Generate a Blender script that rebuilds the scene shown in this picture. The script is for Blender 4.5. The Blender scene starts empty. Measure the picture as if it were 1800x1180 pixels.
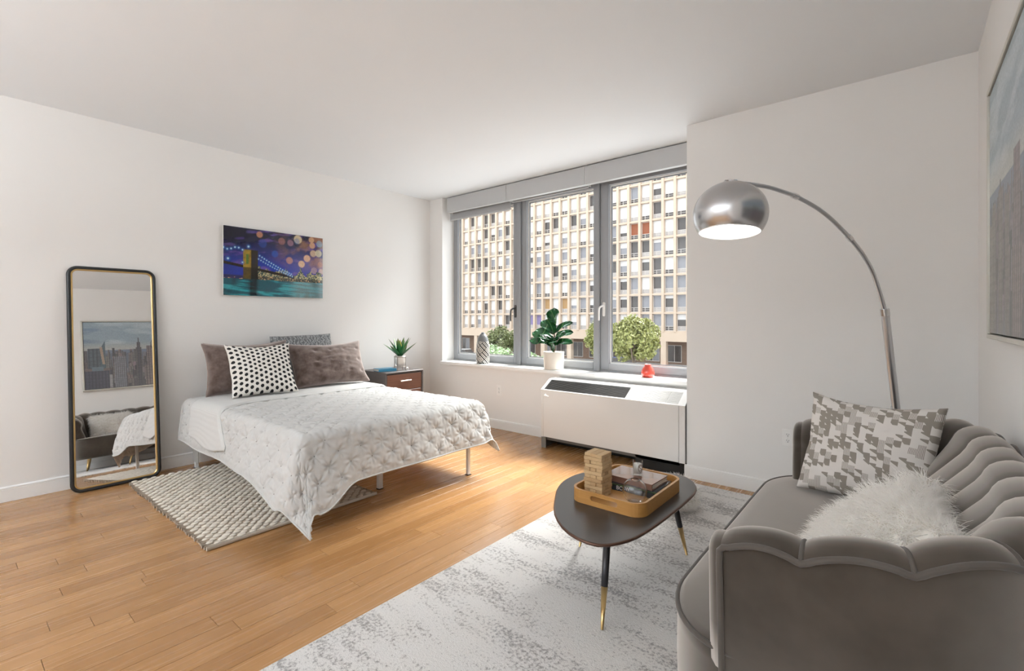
import bpy, bmesh, math, random
import numpy as np
from mathutils import Vector, Matrix, Euler
random.seed(7); np.random.seed(7)
C = bpy.context.scene.collection
SC = bpy.context.scene
PI = math.pi
# ------------------------------------------------------------------ camera
F = 839.0
cam_d = bpy.data.cameras.new('camera'); cam = bpy.data.objects.new('camera', cam_d); C.objects.link(cam)
cam_d.sensor_width = 36.0; cam_d.lens = F / 1800.0 * 36.0
cam_d.shift_y = -30.0 / 1800.0; cam_d.clip_start = 0.02; cam_d.clip_end = 400
cam.location = (0, 0, 1.22); cam.rotation_euler = (PI / 2, 0, math.radians(39.5))
SC.camera = cam
# ------------------------------------------------------------------ world, sun, exposure
SC.view_settings.view_transform = 'Standard'; SC.view_settings.look = 'None'
SC.view_settings.gamma = 1.0; SC.view_settings.use_curve_mapping = False
SC.view_settings.exposure = 0.34
W = bpy.data.worlds.new('overcast_sky'); SC.world = W; W.use_nodes = True
bg = W.node_tree.nodes['Background']; bg.inputs[0].default_value = (0.90, 0.95, 1.0, 1); bg.inputs[1].default_value = 2.35
sun_d = bpy.data.lights.new('hazy_sun', 'SUN'); sun_d.energy = 15.0; sun_d.angle = math.radians(32); sun_d.color = (1.0, 0.985, 0.96)
sun = bpy.data.objects.new('hazy_sun', sun_d); C.objects.link(sun)
sun.rotation_euler = Vector((-0.12, -0.80, -1.0)).to_track_quat('-Z', 'Y').to_euler()
UP_W = 84.0        # base watts of the fill lamps added behind the camera
SC.cycles.use_denoising = True
SC.cycles.max_bounces = 10; SC.cycles.diffuse_bounces = 5; SC.cycles.transparent_max_bounces = 12
SC.cycles.sample_clamp_indirect = 8.0

# ------------------------------------------------------------------ helpers
INV = {}
def root(name, label, cat, loc=(0, 0, 0), rot=(0, 0, 0), group=None, kind=None):
    o = bpy.data.objects.new(name, None); C.objects.link(o)
    o.empty_display_size = 0.1
    o.location = loc; o.rotation_euler = rot
    if kind: o['kind'] = kind
    else: o['label'] = label; o['category'] = cat
    if group: o['group'] = group
    INV[o.name] = (Matrix.Translation(Vector(loc)) @ Euler(rot).to_matrix().to_4x4()).inverted()
    return o
def top(o):
    while o.parent: o = o.parent
    return o
def mesh(name, verts, faces, mat, parent=None, smooth=False, world=True, loc=None, mats=None, fmi=None, uv=None, col=None):
    """one mesh object; verts in world space (brought into the parent's space) unless world=False"""
    v = np.asarray(verts, float).reshape(-1, 3)
    if parent is not None and world:
        M_ = np.array(INV[top(parent).name]); v = v @ M_[:3, :3].T + M_[:3, 3]
    elif parent is None and loc is not None and world:
        v = v - np.array(loc)
    me = bpy.data.meshes.new(name)
    me.from_pydata(v.tolist(), [], [list(f) for f in faces])
    for m in (mats or [mat]): me.materials.append(m)
    if fmi is not None: me.polygons.foreach_set('material_index', list(fmi))
    if smooth: me.polygons.foreach_set('use_smooth', [True] * len(me.polygons))
    if uv is not None:
        lay = me.uv_layers.new(name='UVMap'); li = np.empty(len(me.loops), int); me.loops.foreach_get('vertex_index', li)
        lay.data.foreach_set('uv', np.asarray(uv, float)[li].ravel())
    if col is not None:
        at = me.color_attributes.new('Col', 'FLOAT_COLOR', 'POINT'); cc = np.ones((len(v), 4)); cc[:, :3] = col
        at.data.foreach_set('color', cc.ravel())
    me.update()
    o = bpy.data.objects.new(name, me); C.objects.link(o)
    if parent is not None: o.parent = parent
    elif loc is not None: o.location = loc
    return o
def tag(o, label, cat, group=None):
    o['label'] = label; o['category'] = cat
    if group: o['group'] = group
    return o
def struct(o): o['kind'] = 'structure'; return o
def merge(*gs):
    V, Fc, n = [], [], 0
    for v, f in gs:
        v = np.asarray(v, float).reshape(-1, 3); V.append(v); Fc += [tuple(i + n for i in q) for q in f]; n += len(v)
    return np.vstack(V), Fc
def gbox(a, b):
    x0, y0, z0 = a; x1, y1, z1 = b
    v = [(x0, y0, z0), (x1, y0, z0), (x1, y1, z0), (x0, y1, z0), (x0, y0, z1), (x1, y0, z1), (x1, y1, z1), (x0, y1, z1)]
    return np.array(v, float), [(3, 2, 1, 0), (4, 5, 6, 7), (0, 1, 5, 4), (1, 2, 6, 5), (2, 3, 7, 6), (3, 0, 4, 7)]
def grbox(a, b, r=0.005, seg=2):
    bm = bmesh.new(); v, f = gbox(a, b); vs = [bm.verts.new(p) for p in v]
    for q in f: bm.faces.new([vs[i] for i in q])
    bmesh.ops.bevel(bm, geom=list(bm.edges), offset=r, segments=seg, profile=0.5, affect='EDGES')
    bm.verts.index_update(); V = np.array([x.co[:] for x in bm.verts]); Fc = [tuple(x.index for x in q.verts) for q in bm.faces]; bm.free()
    return V, Fc
def rot_g(g, M_):
    v, f = g; M_ = np.array(M_); v = np.asarray(v, float)
    return (v @ M_[:3, :3].T + (M_[:3, 3] if M_.shape[0] == 4 else 0)), f
def ggrid(P, cu=False, cv=False):
    """P[nu][nv] of points -> quads"""
    P = np.asarray(P, float); nu, nv = P.shape[:2]; f = []
    for i in range(nu if cu else nu - 1):
        i2 = (i + 1) % nu
        for j in range(nv if cv else nv - 1):
            j2 = (j + 1) % nv; f.append((i * nv + j, i2 * nv + j, i2 * nv + j2, i * nv + j2))
    return P.reshape(-1, 3), f
def gtube(path, rad, n=10, closed=False, caps=True):
    P = np.asarray(path, float); m = len(P); rad = np.broadcast_to(np.asarray(rad, float), (m,))
    if closed: T = np.roll(P, -1, 0) - np.roll(P, 1, 0)
    else: T = np.gradient(P, axis=0)
    T /= np.linalg.norm(T, axis=1)[:, None] + 1e-12
    ref = np.array([0, 0, 1.0]) if abs(T[0][2]) < 0.9 else np.array([1.0, 0, 0])
    u = np.cross(T[0], ref); u /= np.linalg.norm(u); rings = []
    for i in range(m):
        u = u - T[i] * np.dot(u, T[i]); u /= np.linalg.norm(u); w = np.cross(T[i], u)
        a = np.linspace(0, 2 * PI, n, endpoint=False)
        rings.append(P[i] + rad[i] * (np.cos(a)[:, None] * u + np.sin(a)[:, None] * w))
    v, f = ggrid(np.array(rings), cu=closed, cv=True)
    if not closed and caps:
        f.append(tuple(range(n))[::-1]); f.append(tuple((m - 1) * n + k for k in range(n)))
    return v, f
def glathe(prof, c=(0, 0, 0), n=24, cap0=True, cap1=True):
    a = np.linspace(0, 2 * PI, n, endpoint=False); rings = []
    for r_, z in prof: rings.append(np.stack([c[0] + r_ * np.cos(a), c[1] + r_ * np.sin(a), np.full(n, c[2] + z)], 1))
    v, f = ggrid(np.array(rings), cv=True); f = [q[::-1] for q in f]
    m = len(prof)
    if cap0: f.append(tuple(range(n))[::-1])
    if cap1: f.append(tuple((m - 1) * n + k for k in range(n)))
    return v, f
def gprism(outline, z0, z1, bev=0.0, seg=2):
    """vertical prism from a plan outline (CCW), rounded on top and bottom"""
    o = np.asarray(outline, float); c = o.mean(0); n = len(o)
    t = np.roll(o, -1, 0) - np.roll(o, 1, 0); nrm = np.stack([t[:, 1], -t[:, 0]], 1); nrm /= np.linalg.norm(nrm, axis=1)[:, None] + 1e-9
    rings = []
    if bev > 0:
        for k in range(seg + 1):
            a = PI / 2 * k / seg; rings.append((z0 + bev - bev * math.cos(a), bev - bev * math.sin(a)))
        for k in range(seg + 1):
            a = PI / 2 * k / seg; rings.append((z1 - bev + bev * math.sin(a), bev - bev * math.cos(a)))
    else: rings = [(z0, 0), (z1, 0)]
    R = [np.column_stack([o - nrm * ins, np.full(n, z)]) for z, ins in rings]
    v, f = ggrid(np.array(R), cv=True); f = [q[::-1] for q in f]
    f.append(tuple(range(n))[::-1]); f.append(tuple((len(R) - 1) * n + k for k in range(n)))
    return v, f
def rrect(x0, x1, y0, y1, r, n=6):
    p = []
    for cx, cy, a0 in ((x1 - r, y1 - r, 0), (x0 + r, y1 - r, 90), (x0 + r, y0 + r, 180), (x1 - r, y0 + r, 270)):
        for k in range(n + 1):
            a = math.radians(a0 + 90 * k / n); p.append((cx + r * math.cos(a), cy + r * math.sin(a)))
    return np.array(p)
def spline(pts, n, closed=False):
    P = np.asarray(pts, float); m = len(P); out = []
    segs = m if closed else m - 1
    for i in range(segs):
        if closed: p0, p1, p2, p3 = P[(i - 1) % m], P[i], P[(i + 1) % m], P[(i + 2) % m]
        else: p0, p1, p2, p3 = P[max(i - 1, 0)], P[i], P[i + 1], P[min(i + 2, m - 1)]
        for t in np.linspace(0, 1, n, endpoint=False):
            out.append(0.5 * ((2 * p1) + (-p0 + p2) * t + (2 * p0 - 5 * p1 + 4 * p2 - p3) * t * t + (-p0 + 3 * p1 - 3 * p2 + p3) * t ** 3))
    if not closed: out.append(P[-1])
    return np.array(out)
def sstep(a, b, x):
    t = np.clip((x - a) / (b - a), 0, 1); return t * t * (3 - 2 * t)
_R = np.random.RandomState(3).rand(256, 256)
def vnoise(x, y):
    x = np.asarray(x, float); y = np.asarray(y, float); xi = np.floor(x).astype(int); yi = np.floor(y).astype(int)
    fx = x - xi; fy = y - yi; fx = fx * fx * (3 - 2 * fx); fy = fy * fy * (3 - 2 * fy)
    g = lambda a, b: _R[a % 256, b % 256]
    return (g(xi, yi) * (1 - fx) + g(xi + 1, yi) * fx) * (1 - fy) + (g(xi, yi + 1) * (1 - fx) + g(xi + 1, yi + 1) * fx) * fy
def fbm(x, y, o=4):
    s = 0; a = 0.5
    for k in range(o): s = s + a * vnoise(x * 2 ** k + 17 * k, y * 2 ** k + 31 * k); a *= 0.5
    return s

# ------------------------------------------------------------------ materials
class NB:
    def __init__(s, name):
        s.m = bpy.data.materials.new(name); s.m.use_nodes = True; s.t = s.m.node_tree; s.b = s.t.nodes['Principled BSDF']; s.out = s.t.nodes['Material Output']
    def n(s, typ, **kw):
        nd = s.t.nodes.new(typ)
        for k, v in kw.items():
            if k.startswith('i_'): nd.inputs[int(k[2:]) if k[2:].isdigit() else k[2:]].default_value = v
            else: setattr(nd, k, v)
        return nd
    def l(s, a, b): s.t.links.new(a, b)
    def math(s, op, a, b=None, c=None):
        nd = s.n('ShaderNodeMath', operation=op)
        for i, x in enumerate((a, b, c)):
            if x is None: continue
            if isinstance(x, (int, float)): nd.inputs[i].default_value = x
            else: s.l(x, nd.inputs[i])
        return nd.outputs[0]
    def mix(s, fac, a, b, blend='MIX'):
        nd = s.n('ShaderNodeMix', data_type='RGBA', blend_type=blend)
        for i, x in ((0, fac), (6, a), (7, b)):
            if isinstance(x, (int, float)): nd.inputs[i].default_value = x
            elif isinstance(x, tuple): nd.inputs[i].default_value = (*x, 1) if len(x) == 3 else x
            else: s.l(x, nd.inputs[i])
        return nd.outputs[2]
    def ramp(s, fac, stops):
        nd = s.n('ShaderNodeValToRGB'); e = nd.color_ramp.elements
        while len(e) < len(stops): e.new(0.5)
        for k, (p, c) in enumerate(stops): e[k].position = p; e[k].color = (*c, 1)
        s.l(fac, nd.inputs[0]); return nd.outputs[0]
    def noise(s, vec, scale, detail=3, rough=0.5):
        nd = s.n('ShaderNodeTexNoise'); nd.inputs['Scale'].default_value = scale; nd.inputs['Detail'].default_value = detail; nd.inputs['Roughness'].default_value = rough
        if vec is not None: s.l(vec, nd.inputs['Vector'])
        return nd.outputs[0]
    def coord(s, which='Object', scale=None, rot=None):
        if which == 'Position': o = s.n('ShaderNodeNewGeometry').outputs['Position']
        else: o = s.n('ShaderNodeTexCoord').outputs[which]
        if scale or rot:
            mp = s.n('ShaderNodeMapping'); s.l(o, mp.inputs[0])
            if scale: mp.inputs['Scale'].default_value = scale
            if rot: mp.inputs['Rotation'].default_value = rot
            o = mp.outputs[0]
        return o
    def bump(s, h, strength=0.3, dist=0.002):
        nd = s.n('ShaderNodeBump'); nd.inputs['Strength'].default_value = strength; nd.inputs['Distance'].default_value = dist
        s.l(h, nd.inputs['Height']); s.l(nd.outputs[0], s.b.inputs['Normal']); return nd
    def base(s, x):
        if isinstance(x, tuple): s.b.inputs['Base Color'].default_value = (*x[:3], 1)
        else: s.l(x, s.b.inputs['Base Color'])
    def set(s, **kw):
        nm = dict(rough='Roughness', metal='Metallic', sheen='Sheen Weight', sheenr='Sheen Roughness', coat='Coat Weight', coatr='Coat Roughness', trans='Transmission Weight', ior='IOR', spec='Specular IOR Level', es='Emission Strength')
        for k, v in kw.items():
            if k == 'sheent': s.b.inputs['Sheen Tint'].default_value = (*v, 1)
            elif k == 'ec': s.b.inputs['Emission Color'].default_value = (*v, 1)
            else: s.b.inputs[nm[k]].default_value = v
        return s
def simple(name, col, rough=0.5, metal=0.0, var=0.0, vs=8.0, bump=0.0, bs=200.0, bd=0.001, **kw):
    b = NB(name)
    if var > 0:
        f = b.noise(b.coord('Object'), vs, 3)
        b.base(b.mix(f, tuple(c * (1 - var) for c in col), tuple(min(1, c * (1 + var)) for c in col)))
    else: b.base(col)
    if bump > 0: b.bump(b.noise(b.coord('Object'), bs, 2), bump, bd)
    b.set(rough=rough, metal=metal, **kw); return b.m
def attr_mat(name, rough=0.4, **kw):
    b = NB(name); a = b.n('ShaderNodeVertexColor', layer_name='Col'); b.base(a.outputs[0]); b.set(rough=rough, **kw); return b.m

WALL = simple('wall_paint', (0.80, 0.785, 0.765), 0.75, var=0.012, vs=3, bump=0.08, bs=350, bd=0.0005)
CEILM = simple('ceiling_paint', (0.80, 0.825, 0.85), 0.8, var=0.01, vs=3)
TRIM = simple('trim_paint', (0.82, 0.815, 0.80), 0.4, var=0.01, vs=5)
SILLM = simple('sill_stone', (0.86, 0.855, 0.84), 0.3, var=0.02, vs=10)
ALU = simple('grey_aluminium_paint', (0.30, 0.31, 0.325), 0.4, var=0.02, vs=6)
ALUD = simple('dark_gasket', (0.10, 0.105, 0.11), 0.5, var=0.05, vs=8)
WHITEP = simple('white_plastic', (0.84, 0.83, 0.81), 0.4, var=0.02, vs=20)
CHROME = simple('chrome', (0.72, 0.72, 0.73), 0.16, 1.0, var=0.02, vs=15)
BRASS = simple('brass', (0.62, 0.44, 0.20), 0.3, 1.0, var=0.05, vs=20)
BLACKP = simple('black_paint', (0.012, 0.013, 0.014), 0.28, var=0.1, vs=20)
DARKIN = simple('dark_interior', (0.012, 0.011, 0.010), 0.8, var=0.1, vs=9)
def glass_mat(name, tint=(1, 1, 1), refl=0.08):
    b = NB(name); b.t.nodes.remove(b.b)
    tr = b.n('ShaderNodeBsdfTransparent'); tr.inputs[0].default_value = (*tint, 1)
    gl = b.n('ShaderNodeBsdfGlossy'); gl.inputs['Roughness'].default_value = 0.02
    fr = b.n('ShaderNodeLayerWeight'); fr.inputs['Blend'].default_value = 0.5
    mx = b.n('ShaderNodeMixShader'); f = b.math('ADD', b.math('MULTIPLY', b.math('POWER', fr.outputs['Facing'], 5.0), .85), refl * .2)
    b.l(f, mx.inputs[0]); b.l(tr.outputs[0], mx.inputs[1]); b.l(gl.outputs[0], mx.inputs[2]); b.l(mx.outputs[0], b.out.inputs[0]); return b.m
GLASS = glass_mat('window_glass', (0.97, 0.98, 0.98))
CLEAR = simple('clear_glass', (1, 1, 1), 0.0, trans=1.0, ior=1.45)

# ------------------------------------------------------------------ floor
XL, XR, YB, YW, YC, HC = -4.62, 0.311, -3.2, 3.98, 3.68, 2.70
def wood_floor():
    b = NB('bamboo_planks'); oi = b.n('ShaderNodeObjectInfo')
    pos = b.coord('Position'); off = b.n('ShaderNodeVectorMath', operation='ADD')
    cx = b.n('ShaderNodeCombineXYZ'); b.l(b.math('MULTIPLY', oi.outputs['Random'], 37.0), cx.inputs[1]); b.l(pos, off.inputs[0]); b.l(cx.outputs[0], off.inputs[1])
    mp = b.n('ShaderNodeMapping'); mp.inputs['Scale'].default_value = (55, 1.6, 1); b.l(off.outputs[0], mp.inputs[0])
    g1 = b.noise(mp.outputs[0], 1.0, 5, 0.6)
    mp2 = b.n('ShaderNodeMapping'); mp2.inputs['Scale'].default_value = (7, 0.5, 1); b.l(off.outputs[0], mp2.inputs[0])
    g2 = b.noise(mp2.outputs[0], 1.0, 3, 0.5)
    c = b.ramp(g1, [(0.2, (0.345, 0.165, 0.055)), (0.55, (0.41, 0.207, 0.076)), (0.85, (0.475, 0.255, 0.102))])
    c = b.mix(b.math('MULTIPLY', g2, 0.5), c, (0.49, 0.275, 0.12))
    tone = b.ramp(oi.outputs['Random'], [(0.0, (0.84, 0.81, 0.77)), (0.5, (0.97, 0.97, 0.97)), (1.0, (1.08, 1.10, 1.12))])
    b.base(b.mix(1.0, c, tone, 'MULTIPLY'))
    r_ = b.n('ShaderNodeMapRange'); r_.inputs[3].default_value = 0.24; r_.inputs[4].default_value = 0.30; b.l(g1, r_.inputs[0]); b.l(r_.outputs[0], b.b.inputs['Roughness'])
    b.bump(g1, 0.02, 0.0006); b.set(coat=0.25, coatr=0.15); return b.m
FLOORM = wood_floor()
SUBF = simple('subfloor', (0.20, 0.11, 0.05), 0.8, var=0.2)
floor = struct(mesh('floor', *gbox((XL - .15, YB - .15, -0.2), (0.5, 4.3, -0.018)), SUBF))
INV['floor'] = Matrix.Identity(4)
PW = 0.0947; GAP = 0.0007
def plank(x0, x1, y0, y1):
    e = 0.0006
    a = [(x0, y0, -0.018), (x1, y0, -0.018), (x1, y1, -0.018), (x0, y1, -0.018), (x0, y0, -e), (x1, y0, -e), (x1, y1, -e), (x0, y1, -e),
         (x0 + e, y0 + e, 0), (x1 - e, y0 + e, 0), (x1 - e, y1 - e, 0), (x0 + e, y1 - e, 0)]
    f = [(8, 9, 10, 11)]
    for i in range(4):
        j = (i + 1) % 4; f += [(i, j, j + 4, i + 4), (i + 4, j + 4, j + 8, i + 8)]
    return np.array(a, float), f
far = []; x = -1.8163 - PW * 30; rows = []
while x < 0.45:
    rows.append(x); x += PW
fixed = {round(-1.911, 2): 1.067, round(-2.0057, 2): 1.236, round(-2.29, 2): 1.05, round(-2.195, 2): 1.77, round(-1.8163, 2): 1.771}
rp = random.Random(11)
for x in rows:
    x0 = max(x, XL) + GAP; x1 = min(x + PW, 0.46) - GAP
    if x1 - x0 < 0.01: continue
    j = None
    for k, v in fixed.items():
        if abs(k - x) < 0.03: j = v
    y = (j if j is not None else rp.uniform(0.2, 1.7)); ys = [y]
    while ys[-1] < YW: ys.append(ys[-1] + rp.choice((1.05, 1.22, 1.5, 1.83)))
    while ys[0] > YB: ys.insert(0, ys[0] - rp.choice((1.05, 1.22, 1.5, 1.83)))
    for a, b_ in zip(ys, ys[1:]):
        y0 = max(a, YB) + GAP; y1 = min(b_, 4.0) - GAP
        if y1 - y0 < 0.02: continue
        if y1 > 0.0: mesh('plank', *plank(x0, x1, y0, y1), FLOORM, floor)
        else: far.append(plank(x0, x1, y0, y1))
o = mesh('planks', *merge(*far), FLOORM, floor); o['kind'] = 'stuff'

# ------------------------------------------------------------------ room shell
struct(mesh('ceiling', *gbox((XL - .15, YB - .15, HC), (0.5, 4.3, HC + .15)), CEILM))
struct(mesh('wall_left', *gbox((XL - .15, YB - .15, -.2), (XL, 4.3, HC)), WALL))
struct(mesh('wall_right', *gbox((XR, YB - .15, -.2), (XR + .19, YC, HC)), WALL))
struct(mesh('wall_back', *gbox((XL, YB - .15, -.2), (XR, YB, HC)), WALL))
struct(mesh('wall_column', *gbox((-1.295, YC, -.2), (0.5, 4.3, HC)), WALL))
struct(mesh('wall_window', *merge(gbox((XL, YW, -.2), (-4.39, 4.3, HC)), gbox((-4.39, YW, -.2), (-1.295, 4.3, .668)), gbox((-4.39, 4.15, 2.60), (-1.295, 4.3, HC))), WALL))
def baseboard(name, p0, p1, n):
    """profile swept along p0->p1, n = direction into the room"""
    prof = [(0, 0), (.014, 0), (.014, .083), (.0115, .0845), (.0115, .0865), (.014, .088), (.013, .094), (.008, .1), (0, .1)]
    R = []
    for p in (p0, p1): R.append([(p[0] + n[0] * d, p[1] + n[1] * d, z + 0.0005) for d, z in prof])
    v, f = ggrid(R); f.append(tuple(range(len(prof)))); f.append(tuple(len(prof) + k for k in range(len(prof)))[::-1])
    return struct(mesh(name, v, f, TRIM))
baseboard('baseboard_left', (XL, YB), (XL, YW), (1, 0))
baseboard('baseboard_window', (XL + .014, YW), (-1.30, YW), (0, -1))
baseboard('baseboard_column', (-1.309, YC), (XR, YC), (0, -1))
baseboard('baseboard_right', (XR, YB), (XR, YC - .014), (-1, 0))
# window sill board and apron
struct(mesh('trim_1', *merge(grbox((-4.387, 3.935, .668), (-1.297, 4.175, .70), .004), gbox((-4.387, 3.955, .655), (-1.297, 3.979, .667))), SILLM))
# door in the back wall
d = struct(mesh('door_1', *grbox((-1.9, YB + .001, 0.001), (-1.05, YB + .045, 2.05), .004), TRIM)); INV['door_1'] = Matrix.Identity(4)
mesh('door_handle', *gtube([(-1.82, YB + .045, 1.0), (-1.82, YB + .09, 1.0), (-1.70, YB + .09, 1.0)], .01), CHROME, d)
struct(mesh('trim_2', *merge(gbox((-1.97, YB, 0), (-1.902, YB + .02, 2.12)), gbox((-1.048, YB, 0), (-.98, YB + .02, 2.12)), gbox((-1.9, YB, 2.052), (-1.05, YB + .02, 2.12))), TRIM))

# ------------------------------------------------------------------ windows
def frame_ring(x0, x1, z0, z1, y0, y1, l, r_, b_, t):
    return [('frame_stile', gbox((x0, y0, z0), (x0 + l, y1, z1))), ('frame_stile', gbox((x1 - r_, y0, z0), (x1, y1, z1))),
            ('frame_rail', gbox((x0 + l, y0, z0), (x1 - r_, y1, z0 + b_))), ('frame_rail', gbox((x0 + l, y0, z1 - t), (x1 - r_, y1, z1)))]
def bevel_piece(g, r=0.004):
    v = g[0]; return grbox(tuple(v.min(0)), tuple(v.max(0)), r, 1)
def window(name, x0, x1, l, r_, handle=None, hm=None, fixed_=False):
    w = root(name, None, None, (x0, 4.17, .70), kind='structure')
    for nm, g in frame_ring(x0, x1, .716, 2.60, 4.17, 4.235, l, r_, .066, .085): mesh(nm, *bevel_piece(g), ALU, w)
    # bright inner bead and dark gasket round the glass
    gx0, gx1, gz0, gz1 = x0 + l, x1 - r_, .782, 2.515
    for nm, g in frame_ring(gx0, gx1, gz0, gz1, 4.20, 4.216, .012, .012, .012, .012): mesh('glazing_bead', *g, WHITEP, w)
    for nm, g in frame_ring(gx0 + .012, gx1 - .012, gz0 + .012, gz1 - .012, 4.206, 4.22, .006, .006, .006, .006): mesh('gasket', *g, ALUD, w)
    mesh('pane', *gbox((gx0 + .013, 4.210, gz0 + .013), (gx1 - .013, 4.216, gz1 - .013)), GLASS, w)
    if handle:
        hx, hz = handle
        p = mesh('handle_plate', *gprism(rrect(-.014, .014, -.07, .07, .012, 4), 0, .012, .003), hm, w, world=False)
        p.data.transform(Matrix.Translation((hx - x0, 4.17 - 4.17, hz - .70)) @ Matrix.Rotation(PI / 2, 4, 'X'))
        hp = spline([(hx, 4.16, hz + .035), (hx - .004, 4.13, hz + .03), (hx - .022, 4.115, hz + .012), (hx - .026, 4.112, hz - .03), (hx - .026, 4.112, hz - .11)], 6)
        mesh('handle_lever', *gtube(hp, .0095, 10), hm, w)
    return w
HANDLE_D = simple('grey_handle', (0.10, 0.10, 0.10), 0.3, 0.6, var=0.05)
window('window_1', -4.388, -3.352, .07, .066, (-3.385, 1.30), HANDLE_D)
window('window_2', -3.298, -2.378, .07, .012)
window('window_3', -2.312, -1.298, .09, .07, (-2.270, 1.31), WHITEP)
struct(mesh('trim_3', *merge(grbox((-3.351, 4.145, .7005), (-3.299, 4.26, 2.599), .005, 1), grbox((-2.377, 4.145, .7005), (-2.313, 4.26, 2.599), .005, 1)), ALU))
struct(mesh('trim_4', *gbox((-4.388, 4.168, .7005), (-1.298, 4.26, .7155)), ALU))

# ------------------------------------------------------------------ roller shades
FABRIC = simple('shade_fascia', (0.49, 0.495, 0.50), 0.55, var=0.015, vs=12)
SHADEF = simple('shade_cloth', (0.42, 0.425, 0.435), 0.8, var=0.02, vs=40, bump=0.1, bs=900)
sh = [(-4.325, -3.385, 2.45, 'roller shade over the left window, its grey cloth pulled down a hand below the box'),
      (-3.378, -2.392, 2.522, 'roller shade box over the middle window, cloth rolled up'),
      (-2.385, -1.300, None, 'roller shade box over the right window, ending at the protruding wall')]
for x0, x1, zb, lb in sh:
    t = root('roller_shade', lb, 'shade', (x0, 4.0, 2.51), group='roller shades above the windows')
    P = [(4.0, 2.512), (4.0, 2.687), (4.003, 2.690), (4.115, 2.690), (4.115, 2.683), (4.008, 2.683), (4.008, 2.518), (4.05, 2.518), (4.05, 2.512)]
    v, f = ggrid([[(x, y, z) for y, z in P] for x in (x0, x1)], cv=True); f += [tuple(range(9)), tuple(range(9, 18))[::-1]]
    mesh('fascia_box', v, f, FABRIC, t)
    mesh('end_cap', *gbox((x0 - .004, 4.002, 2.513), (x0, 4.114, 2.689)), WHITEP, t)
    for xb in (x0 + .01, x1 - .05): mesh('bracket', *gbox((xb, 4.02, 2.6905), (xb + .04, 4.1, HC - .001)), ALU, t)
    mesh('roller_tube', *gtube([(x0 + .01, 4.075, 2.61), (x1 - .01, 4.075, 2.61)], .03, 14), ALU, t)
    if zb:
        xx0 = x0 + .012 if zb > 2.5 else -4.375; xx1 = x1 - .01
        mesh('shade_cloth', *gbox((xx0, 4.098, zb), (xx1, 4.100, 2.61)), SHADEF, t)
        mesh('hem_bar', *grbox((xx0, 4.093, zb - .018), (xx1, 4.105, zb + .004), .003, 1), FABRIC, t)

# ------------------------------------------------------------------ uplighters added unseen behind the camera to fill the room with light
for lx, ly, lab, pw in [(-2.75, -2.2, 'added white uplighter for fill light, unseen behind the camera by the left wall', 1.22), (-.8, -2.2, 'added white uplighter for fill light, unseen behind the camera by the right wall', .66)]:
    t = root('added_uplighter', lab, 'lamp', (lx, ly, 0.0), group='added fill lamps behind the camera')
    mesh('lamp_base', *glathe([(.002, 0), (.15, .001), (.15, .02), (.03, .03), (.002, .03)], (lx, ly, .0008), 32), WHITEP, t, True)
    mesh('lamp_pole', *gtube([(lx, ly, .03), (lx, ly, 1.60)], .014, 12), WHITEP, t, True)
    mesh('bowl_shade', *glathe([(.02, 1.59), (.09, 1.61), (.17, 1.68), (.20, 1.74), (.195, 1.742), (.165, 1.688), (.085, 1.62), (.02, 1.60)], (lx, ly, 0), 32, True, True), WHITEP, t, True)
    ld = bpy.data.lights.new('added_fill_light', 'AREA'); ld.shape = 'DISK'; ld.size = 0.34; ld.energy = UP_W * pw; ld.color = (0.90, 0.955, 1.0)
    lo = bpy.data.objects.new('added_fill_light', ld); C.objects.link(lo); lo.parent = t; lo.location = (0, 0, 1.735); lo.rotation_euler = (PI, 0, 0)

# ------------------------------------------------------------------ radiator / fan coil unit under the window
ACP = simple('cabinet_enamel', (0.70, 0.69, 0.67), 0.22, var=0.02, vs=4, coat=0.3)
ACT = simple('cabinet_top_enamel', (0.84, 0.83, 0.81), 0.3, var=0.02, vs=4)
ACG = simple('grille_dark', (0.075, 0.072, 0.068), 0.5, var=0.1, vs=20)
ACL = simple('grille_light', (0.66, 0.65, 0.63), 0.4, var=0.03, vs=20)
t = root('fan_coil_unit', 'white enamel heating cooling cabinet with a sloped top grille under the window', 'heater', (-1.98, 3.8, 0.0005))
ax0, ax1, ay, ayb = -2.66, -1.303, 3.66, 3.962
# cabinet shell: end panels, front, top frame
side = [(ay, .105), (ay, .55), (3.80, .637), (ayb, .637), (ayb, .105)]
def slab_x(prof, x0, x1):
    v, f = ggrid([[(x, y, z) for y, z in prof] for x in (x0, x1)], cv=True); n = len(prof); f += [tuple(range(n)), tuple(range(n, 2 * n))[::-1]]; return v, f
mesh('end_panel', *slab_x(side, ax0, ax0 + .024), ACP, t); mesh('end_panel', *slab_x(side, ax1 - .045, ax1), ACP, t)
mesh('front_panel', *grbox((ax0 + .026, ay - .002, .107), (ax1 - .047, ay + .016, .545), .003, 2), ACP, t)
def slope_pt(s): return ay + s * .14, .55 + s * .087
def slope_slab(x0, x1, s0, s1, th=.006, up=.001):
    (y0, z0), (y1, z1) = slope_pt(s0), slope_pt(s1); ny, nz = -.528, .849
    pr = [(y0 + ny * up, z0 + nz * up), (y1 + ny * up, z1 + nz * up), (y1 - ny * th, z1 - nz * th), (y0 - ny * th, z0 - nz * th)]
    return slab_x(pr, x0, x1)
mesh('top_frame', *merge(slope_slab(ax0 - .004, ax1 + .002, -.02, .05), slope_slab(ax0 - .004, ax1 + .002, .93, 1.0), slope_slab(ax0 - .004, ax0 + .030, .05, .93), slope_slab(ax1 - .055, ax1 + .002, .05, .93),
     gbox((ax0 - .004, 3.80, .631), (ax1 + .002, ayb, .639))), ACT, t)
xd = -1.795; xe = -1.455
mesh('grille_backing', *slope_slab(ax0 + .030, xd, .05, .93, .03, -.02), DARKIN, t)  # near-black sheet put in for the shaded void under the slats
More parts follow.
